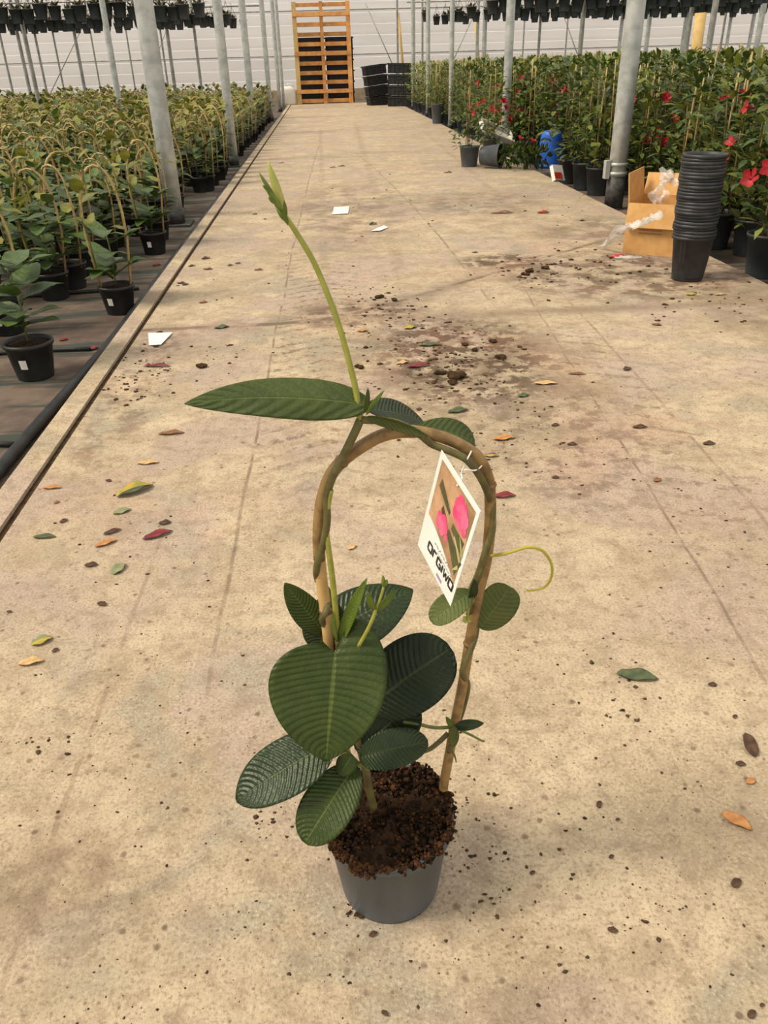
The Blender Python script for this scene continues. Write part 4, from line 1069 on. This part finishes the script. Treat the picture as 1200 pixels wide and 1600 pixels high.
# ---------------------------------------------------------------- plant tag on its wire tie
pcm = pxm(P(700, 820, Y0)); 
Lc = P(653, 851, Y0-.022)
def along(px_, py_, depth):                                 # pixel at a given distance along the view axis
    d = ray(px_, py_); return EYE + d*(depth/F)
zL = (Lc-EYE).dot(fw)
Bc = along(704, 947, zL - 86/pcm); Tc = along(690, 703, zL - 128/pcm)
ax, ay = Bc-Lc, Tc-Lc
wC, hC = ax.length, ay.length
ex = ax.normalized(); ay2 = ay.copy(); ey = (ay2 - ex*ay2.dot(ex)).normalized(); ez = ex.cross(ey)
eyS = ay2.normalized()
def CP(s, t, h=0.0): return Lc + ax*s + eyS*(hC*t) + ez*h
rt_tag = empty('plant_tag', Lc)
def card_poly(name, mat, polys, h, parent, thick=0):
    m_ = MB()
    for pl in polys:
        n = len(pl); m_.add([CP(s, t, h)-Lc for s, t in pl], [tuple(range(n))], smooth=False)
    return m_.build(name, mat, parent)
m_ = MB(); c4 = [(0, 0), (1, 0), (1, 1), (0, 1)]
V = [CP(s, t, .0002)-Lc for s, t in c4] + [CP(s, t, -.0003)-Lc for s, t in c4]
m_.add(V, [(0, 1, 2, 3), (7, 6, 5, 4), (0, 4, 5, 1), (1, 5, 6, 2), (2, 6, 7, 3), (3, 7, 4, 0)], smooth=False)
card = m_.build('card', 'white_card', rt_tag)
FS = 1 if ez.dot(EYE-Lc) > 0 else -1
def h_(k): return FS*(.0003 + .00012*k)
arc = [(.07+.87*i/10, .40 - .20*(i/10)**1.6) for i in range(11)]
card_poly('picture', 'print_peach', [[(.07, .95), (.07, .40)] + arc[1:] + [(.94, .95)]], h_(1), card)
def petal(cx, cy, r, n=9, ax_=1.0, ay_=1.0): return [(cx+r*ax_*math.cos(2*math.pi*k/n)*1.4*hC/wC*.62, cy+r*ay_*math.sin(2*math.pi*k/n)) for k in range(n)]
def strip_(a, b, w1, w2):
    dx, dy = b[0]-a[0], b[1]-a[1]; L_ = math.hypot(dx, dy); nx, ny = -dy/L_, dx/L_
    return [(a[0]+nx*w1, a[1]+ny*w1), (a[0]-nx*w1, a[1]-ny*w1), (b[0]-nx*w2, b[1]-ny*w2), (b[0]+nx*w2, b[1]+ny*w2)]
card_poly('picture', 'print_green', [strip_((.16, .78), (.50, .66), .045, .02), strip_((.55, .52), (.93, .36), .03, .09), strip_((.60, .60), (.90, .56), .03, .06), strip_((.32, .62), (.45, .56), .03, .03)], h_(2), card)
card_poly('picture', 'print_lime', [strip_((.70, .56), (.93, .44), .008, .022), strip_((.80, .62), (.94, .50), .006, .02), strip_((.84, .30), (.92, .38), .006, .02)], h_(3), card)
fl1 = [(.62+.16*math.cos(k*1.26)*(.4 if k else 0), .84+.08*math.sin(k*1.26), .058) for k in range(5)]
pk = [petal(.70+.10*math.cos(1.26*k), .78+.060*math.sin(1.26*k), .072) for k in range(5)] + [petal(.64, .88, .05), petal(.84, .69, .045)]
pk += [petal(.40+.085*math.cos(1.26*k), .50+.05*math.sin(1.26*k), .055) for k in range(5)] + [petal(.55, .44, .03)]
pk = [[(min(max(s, .075), .935), min(max(t, .30), .945)) for s, t in q_] for q_ in pk]
for k, q_ in enumerate(pk): card_poly('picture', 'print_pink', [q_], h_(3 + k % 5*.3), card)
card_poly('printed_mark', 'print_violet', [[(.56, .035), (.70, .035), (.70, .065), (.56, .065)]], h_(2), card)
card_poly('small_print', 'print_grey', [strip_((.36+.06*k, .262+.012*math.sin(k*2.1)), (.40+.06*k, .268-.012*math.sin(k*2.1)), .007, .007) for k in range(9)] + [strip_((.46+.05*k, .222), (.495+.05*k, .222), .005, .005) for k in range(8)], h_(2), card)
# block lettering
GL = {'O': [[(0, 0), (1, 0), (1, 1), (0, 1), (0, 0)]], 'R': [[(0, 0), (0, 1), (1, 1)]], 'G': [[(1, 1), (0, 1), (0, 0), (1, 0), (1, .5), (.55, .5)]], 'I': [[(0, 0), (0, 1)]],
      'W': [[(0, 1), (.25, 0), (.55, .8), (.85, 0), (1.1, 1)]]}
x = .24; polys = []
for ch, wd in (('O', .10), ('R', .075), ('G', .10), ('I', .0), ('W', .11), ('O', .10)):
    for st in GL[ch]:
        for a, b in zip(st[:-1], st[1:]):
            A = (x+a[0]*wd, .125+a[1]*.075); Bq = (x+b[0]*wd, .125+b[1]*.075)
            vert = abs(A[0]-Bq[0]) < .02
            polys.append(strip_(A, Bq, .016 if vert else .011, .016 if vert else .011))
    x += wd + .042
card_poly('lettering', 'print_ink', polys, h_(2), card)
hole = CP(.52, .955)
tie = [hole-ez*.003, hole+ez*.003*FS+Vector((.004, 0, .008)), P(722, 735, Y0-.016), P(733, 712, Y0-.012), P(740, 702, Y0+.004), P(750, 715, Y0+.012), P(753, 727, Y0-.004), P(742, 735, Y0-.014), P(727, 734, Y0-.016), P(718, 744, Y0-.018), hole+ez*.002]
MB().tube([p_-Lc for p_ in smooth_path(tie, 6)], .00065, 6).build('wire_tie', 'white_card', rt_tag)
tag(rt_tag, 'white plant tag with a pink flower picture wired to the cane hoop', 'tag')

# ================================================================ litter on the concrete
def litter_leaf(px_, py_, lpx, wpx, ang, mat, label, group=None, cup=.2, cat='fallen leaf', two=None, bowv=.045, name='fallen_leaf'):
    p_ = G(px_, py_); s_ = pxm(p_); L = lpx/s_; a = math.radians(ang)
    d = Vector((math.cos(a), math.sin(a), 0))
    wd = min(wpx/s_*1.25, L*.6)
    m_ = MB().leaf(-d*L/2, d*L/2, wd, (0, 0, 1), bowv, cup, 8, 6, wave=.22, a=.5, b=.7)
    if two:
        m_.mi = [1 if (i % 6) < 2 else 0 for i in range(len(m_.f))]
    zmin = min(v[2] for v in m_.v)
    o = m_.build(name, [mat, two] if two else mat); o.location = (p_.x, p_.y, .0025-zmin)
    md = o.modifiers.new('thickness', 'SOLIDIFY'); md.thickness = .0007
    return tag(o, label, cat, group)
LF = [(212, 768, 56, 20, 35, 'litter_green', 'curled green and yellow leaf on the concrete beside a pale green one', .9, 'dry_yellow'),
      (191, 800, 26, 12, 25, 'litter_palegreen', 'pale grey-green leaf lying next to the curled yellow-green leaf', .2, None),
      (70, 840, 34, 9, -5, 'litter_green', 'narrow green leaf on the concrete near the kerb', .4, None),
      (186, 890, 30, 14, 70, 'litter_palegreen', 'pale green leaf standing half folded on the concrete', .5, None),
      (166, 850, 32, 10, 30, 'dry_orange', 'orange dry leaf next to a dark crumpled leaf', .4, None),
      (176, 832, 26, 8, 30, 'dry_dark', 'dark crumpled leaf next to an orange dry leaf', .4, None),
      (247, 837, 44, 13, 28, 'litter_red', 'dark red petal leaf with pale edge lying on the concrete', .5, None),
      (258, 818, 18, 10, 10, 'dry_dark', 'small dark leaf just behind the dark red petal leaf', .4, None),
      (143, 884, 20, 9, 0, 'dry_dark', 'dark brown shrivelled leaf by itself on the concrete', .4, None),
      (66, 1003, 30, 17, 30, 'dry_yellow', 'yellow and grey crumpled leaf beside a tan papery petal', .6, 'litter_palegreen'),
      (49, 1036, 36, 13, 8, 'dry_tan', 'tan papery petal beside the crumpled yellow leaf', .5, None),
      (232, 724, 32, 10, 0, 'dry_tan', 'flat brownish leaf pressed onto the concrete beyond the green leaves', .1, None),
      (268, 678, 38, 10, 0, 'dry_brown', 'ragged brown leaf scrap lying on the concrete', .3, None),
      (82, 763, 28, 8, -5, 'dry_orange', 'orange-brown leaf scrap against the kerb groove', .3, None),
      (347, 512, 22, 11, 20, 'litter_green', 'dark green oval leaf on the concrete near a white paper sheet', .2, None),
      (996, 1058, 58, 20, -18, 'litter_green', 'long dull green leaf alone on the bare concrete', .35, None),
      (1151, 1285, 44, 17, -48, 'dry_orange', 'bright orange dry leaf on the concrete', .6, None),
      (1171, 1165, 46, 16, 80, 'dry_dark', 'dark brown pointed leaf standing on edge near a round dark clod', .4, None),
      (1173, 1222, 16, 11, 20, 'dry_orange', 'small pinkish leaf scrap near the dark pointed leaf', .3, None),
      (716, 643, 32, 12, 15, 'litter_green', 'dull green curled leaf on the concrete beyond the top of the cane hoop', .5, None),
      (788, 686, 34, 12, 5, 'dry_orange', 'pale orange leaf on the soil-strewn concrete beside a yellow petal', .3, None),
      (768, 713, 22, 9, -10, 'dry_yellow', 'yellow petal with violet edge beside the pale orange leaf', .4, 'litter_violet'),
      (788, 776, 34, 12, 0, 'litter_red', 'reddish-brown shrivelled flower beside the cane hoop', .5, None),
      (655, 573, 36, 10, 10, 'litter_red', 'crimson withered flower on the soil-strewn concrete', .5, None),
      (629, 568, 20, 8, 20, 'dry_tan', 'cream-coloured petal next to the crimson withered flower', .4, None),
      (641, 513, 20, 12, 20, 'dry_yellow', 'bright yellow leaf scrap on the soil-strewn concrete', .5, None),
      (567, 518, 16, 10, 0, 'dry_orange', 'orange leaf scrap left of the bright yellow one among soil', .5, None),
      (672, 540, 34, 9, 0, 'litter_green', 'dark green leaf pressed on the soil-strewn concrete', .2, None),
      (246, 573, 40, 8, -8, 'litter_red', 'red and brown withered stem scrap beyond the kerb groove', .5, None),
      (853, 600, 36, 10, -8, 'dry_tan', 'pale tan leaf pressed beside a tyre line', .1, None),
      (902, 585, 26, 6, -12, 'dry_brown', 'narrow brown leaf beside a tyre line', .2, None),
      (1000, 668, 22, 9, 0, 'dry_dark', 'dark flat leaf on the open concrete right of the tyre lines', .2, None),
      (818, 619, 18, 10, 20, 'litter_green', 'small grey-green leaf near the pale tan leaf', .3, None),
      (550, 856, 16, 11, 45, 'dry_tan', 'small tan leaf scrap seen through the cane hoop', .3, None),
      (849, 333, 18, 9, 0, 'petal_red', 'red flower fallen on the concrete before the shrubs', .5, None),
      (785, 333, 34, 8, 0, 'dry_brown', 'long brown leaf scrap on the concrete before the shrubs', .3, None),
      (1080, 461, 16, 7, 0, 'dry_yellow', 'pale yellow petal on the concrete in front of the pot stack', .3, None),
      (1126, 461, 18, 5, 0, 'dry_tan', 'cream petal on the concrete beside the pot stack', .3, None),
      (1175, 153, 1, 1, 0, None, '', 0, None)]
for (px_, py_, l_, w_, an, mt, lab, cup, two) in LF:
    if mt: litter_leaf(px_, py_, l_*1.08, w_, an, mt, lab, cup=cup*.5, two=two)
rl = random.Random(55)
for px_, py_, l_, mt in ((160, 945, 18, 0), (87, 1017, 12, 0), (170, 752, 11, 0), (89, 786, 10, 1), (100, 815, 14, 0), (1150, 1381, 22, 0), (1157, 1195, 16, 0), (1113, 1071, 14, 0), (1148, 1121, 10, 0), (936, 1258, 14, 0), (955, 1340, 10, 0),
                         (868, 665, 14, 0), (894, 695, 16, 0), (868, 747, 12, 0), (1027, 751, 16, 1), (1108, 694, 20, 0), (965, 1282, 8, 0), (832, 1365, 10, 0), (583, 1461, 14, 0), (602, 1585, 13, 0), (957, 1455, 16, 0), (1174, 1586, 18, 0), (1190, 1572, 9, 0),
                         (980, 577, 18, 0), (1026, 508, 16, 1), (283, 443, 14, 0), (318, 473, 14, 1), (300, 416, 12, 0), (372, 412, 10, 0), (360, 415, 10, 0), (404, 422, 14, 1), (325, 421, 16, 1), (322, 404, 16, 0), (398, 335, 10, 0), (290, 445, 13, 0), (520, 262, 10, 0),
                         (534, 260, 12, 0), (700, 270, 14, 0), (655, 640, 10, 0), (690, 605, 12, 0), (742, 395, 10, 0), (910, 345, 10, 0), (440, 255, 9, 1), (15, 957, 9, 0)):
    o = litter_leaf(px_, py_, l_, l_*.45, rl.uniform(-40, 60), ('dry_dark', 'dry_brown')[mt], 'small dark shrivelled leaf scrap lying on the concrete', 'small dark leaf scraps on the concrete', .15, 'leaf scrap', name='leaf_scrap')
# white paper pieces
def sheet(pxs, label, mat='white_paper', lift=.004):
    ps = [G(*q_) for q_ in pxs]; c = sum(ps, Vector())/len(ps)
    n = len(ps); V = [p_-c+Vector((0, 0, lift + .003*(i % 2))) for i, p_ in enumerate(ps)] + [p_-c+Vector((0, 0, lift-.001+.003*(i % 2))) for i, p_ in enumerate(ps)]
    o = MB().add(V, [tuple(range(n)), tuple(range(2*n-1, n-1, -1))] + [(i, n+i, n+(i+1) % n, (i+1) % n) for i in range(n)], smooth=False).build('paper_sheet', mat); o.location = c
    return tag(o, label, 'paper')
sheet([(233, 541), (252, 541), (270, 521), (232, 523)], 'white paper sheet lying on the concrete beside the kerb')
sheet([(519, 336), (544, 335), (546, 323), (522, 325)], 'white paper scrap alone in the middle of the concrete path')
sheet([(580, 362), (594, 362), (607, 356), (600, 354), (588, 358)], 'narrow white label scrap next to a dark clod on the path')
litter_leaf(583, 351, 14, 9, 30, 'litter_green', 'dark green clump right behind the narrow white label scrap', cup=.5)
# soil clods
for k, (px_, py_, r_) in enumerate(((315, 574, 11), (1170, 1180, 1), (712, 590, 17), (705, 600, 12), (690, 585, 10), (783, 560, 9), (745, 548, 9), (770, 535, 8), (725, 540, 8), (560, 575, 10), (595, 465, 8), (617, 470, 7), (830, 425, 9), (820, 430, 7), (850, 420, 8), (560, 1432, 8), (545, 1428, 6), (712, 1300, 5))):
    if r_ < 2: continue
    p_ = G(px_, py_); rr_ = r_/pxm(p_)
    m_ = MB()
    for i in range(5): m_.lump((rl.uniform(-.6, .6)*rr_, rl.uniform(-.4, .4)*rr_, rr_*.22), rr_*rl.uniform(.35, .6), (1, 1, .55), .35, (7, 5), rnd=rl)
    o = m_.build('soil_clod', 'clod'); o.location = (p_.x, p_.y, .001)
    tag(o, 'dark clod of potting soil lying on the concrete', 'soil clod', 'clods of potting soil on the concrete')
# loose crumbs: nobody could count them
m_ = MB()
def crumbs(px_, py_, sx, sy, n, r0, r1):
    for i in range(n):
        p_ = G(rl.gauss(px_, sx), rl.gauss(py_, sy))
        if not (-.72 < p_.x < 1.82): continue
        if rl.random() < .35: continue
        r_ = (r0 + (r1-r0)*rl.random()**1.8)/pxm(p_)
        m_.lump((p_.x, p_.y, r_*.2), r_, (rl.uniform(.7, 1.4), rl.uniform(.7, 1.2), .45), .5, (6, 3), rnd=rl)
for a in ((690, 560, 60, 45, 260, 1.2, 4), (740, 620, 60, 60, 120, 1.2, 3.5), (600, 480, 45, 22, 110, 1, 3.4), (820, 690, 80, 50, 110, 1.2, 3), (840, 425, 45, 14, 90, 1, 4), (930, 400, 60, 12, 60, 1, 3.5), (1000, 425, 50, 12, 50, 1, 4), (1120, 470, 60, 18, 90, 1, 4),
          (225, 570, 26, 26, 60, 1, 4), (350, 560, 30, 20, 45, 1, 4), (200, 610, 20, 20, 40, 1, 4), (560, 1420, 20, 12, 30, 1.2, 4), (735, 1290, 22, 50, 46, 1, 4), (750, 1380, 40, 50, 40, 1, 4), (960, 1080, 40, 30, 40, 1.2, 4.5), (420, 1280, 22, 14, 34, 1, 4),
          (900, 1200, 170, 130, 150, .9, 3.2), (900, 1450, 170, 90, 110, .9, 3.4), (250, 1300, 170, 160, 150, .9, 2.8), (330, 1500, 160, 70, 60, .9, 3), (600, 1530, 120, 40, 40, .9, 3.4), (1020, 1450, 20, 25, 26, 1, 4.5), (400, 430, 110, 60, 70, .8, 2.4), (640, 330, 120, 40, 60, .7, 2),
          (1100, 800, 80, 90, 60, .9, 3), (250, 900, 110, 100, 70, .9, 3), (880, 320, 30, 20, 40, .8, 2.6), (50, 1160, 30, 10, 18, 1, 5)):
    crumbs(*a)
o = m_.build('soil_crumbs', 'crumb'); tag(o, 'scattered crumbs of potting soil all over the concrete path', 'soil', kind='stuff')
# litter on the ground cloth
for k, (px_, py_, l_, mt) in enumerate(((100, 532, 14, 'petal_red'), (147, 546, 20, 'litter_red'), (245, 415, 14, 'litter_red'))):
    p_ = G(px_, py_, GZ)
    o = litter_leaf(px_, py_, l_, l_*.5, 20, mt, 'fallen red petal on the brown ground cloth beside the pots', 'red petals on the ground cloth', .4, name='fallen_petal', cat='petal')
    o.location.x, o.location.y = p_.x, p_.y; o.location.z += GZ
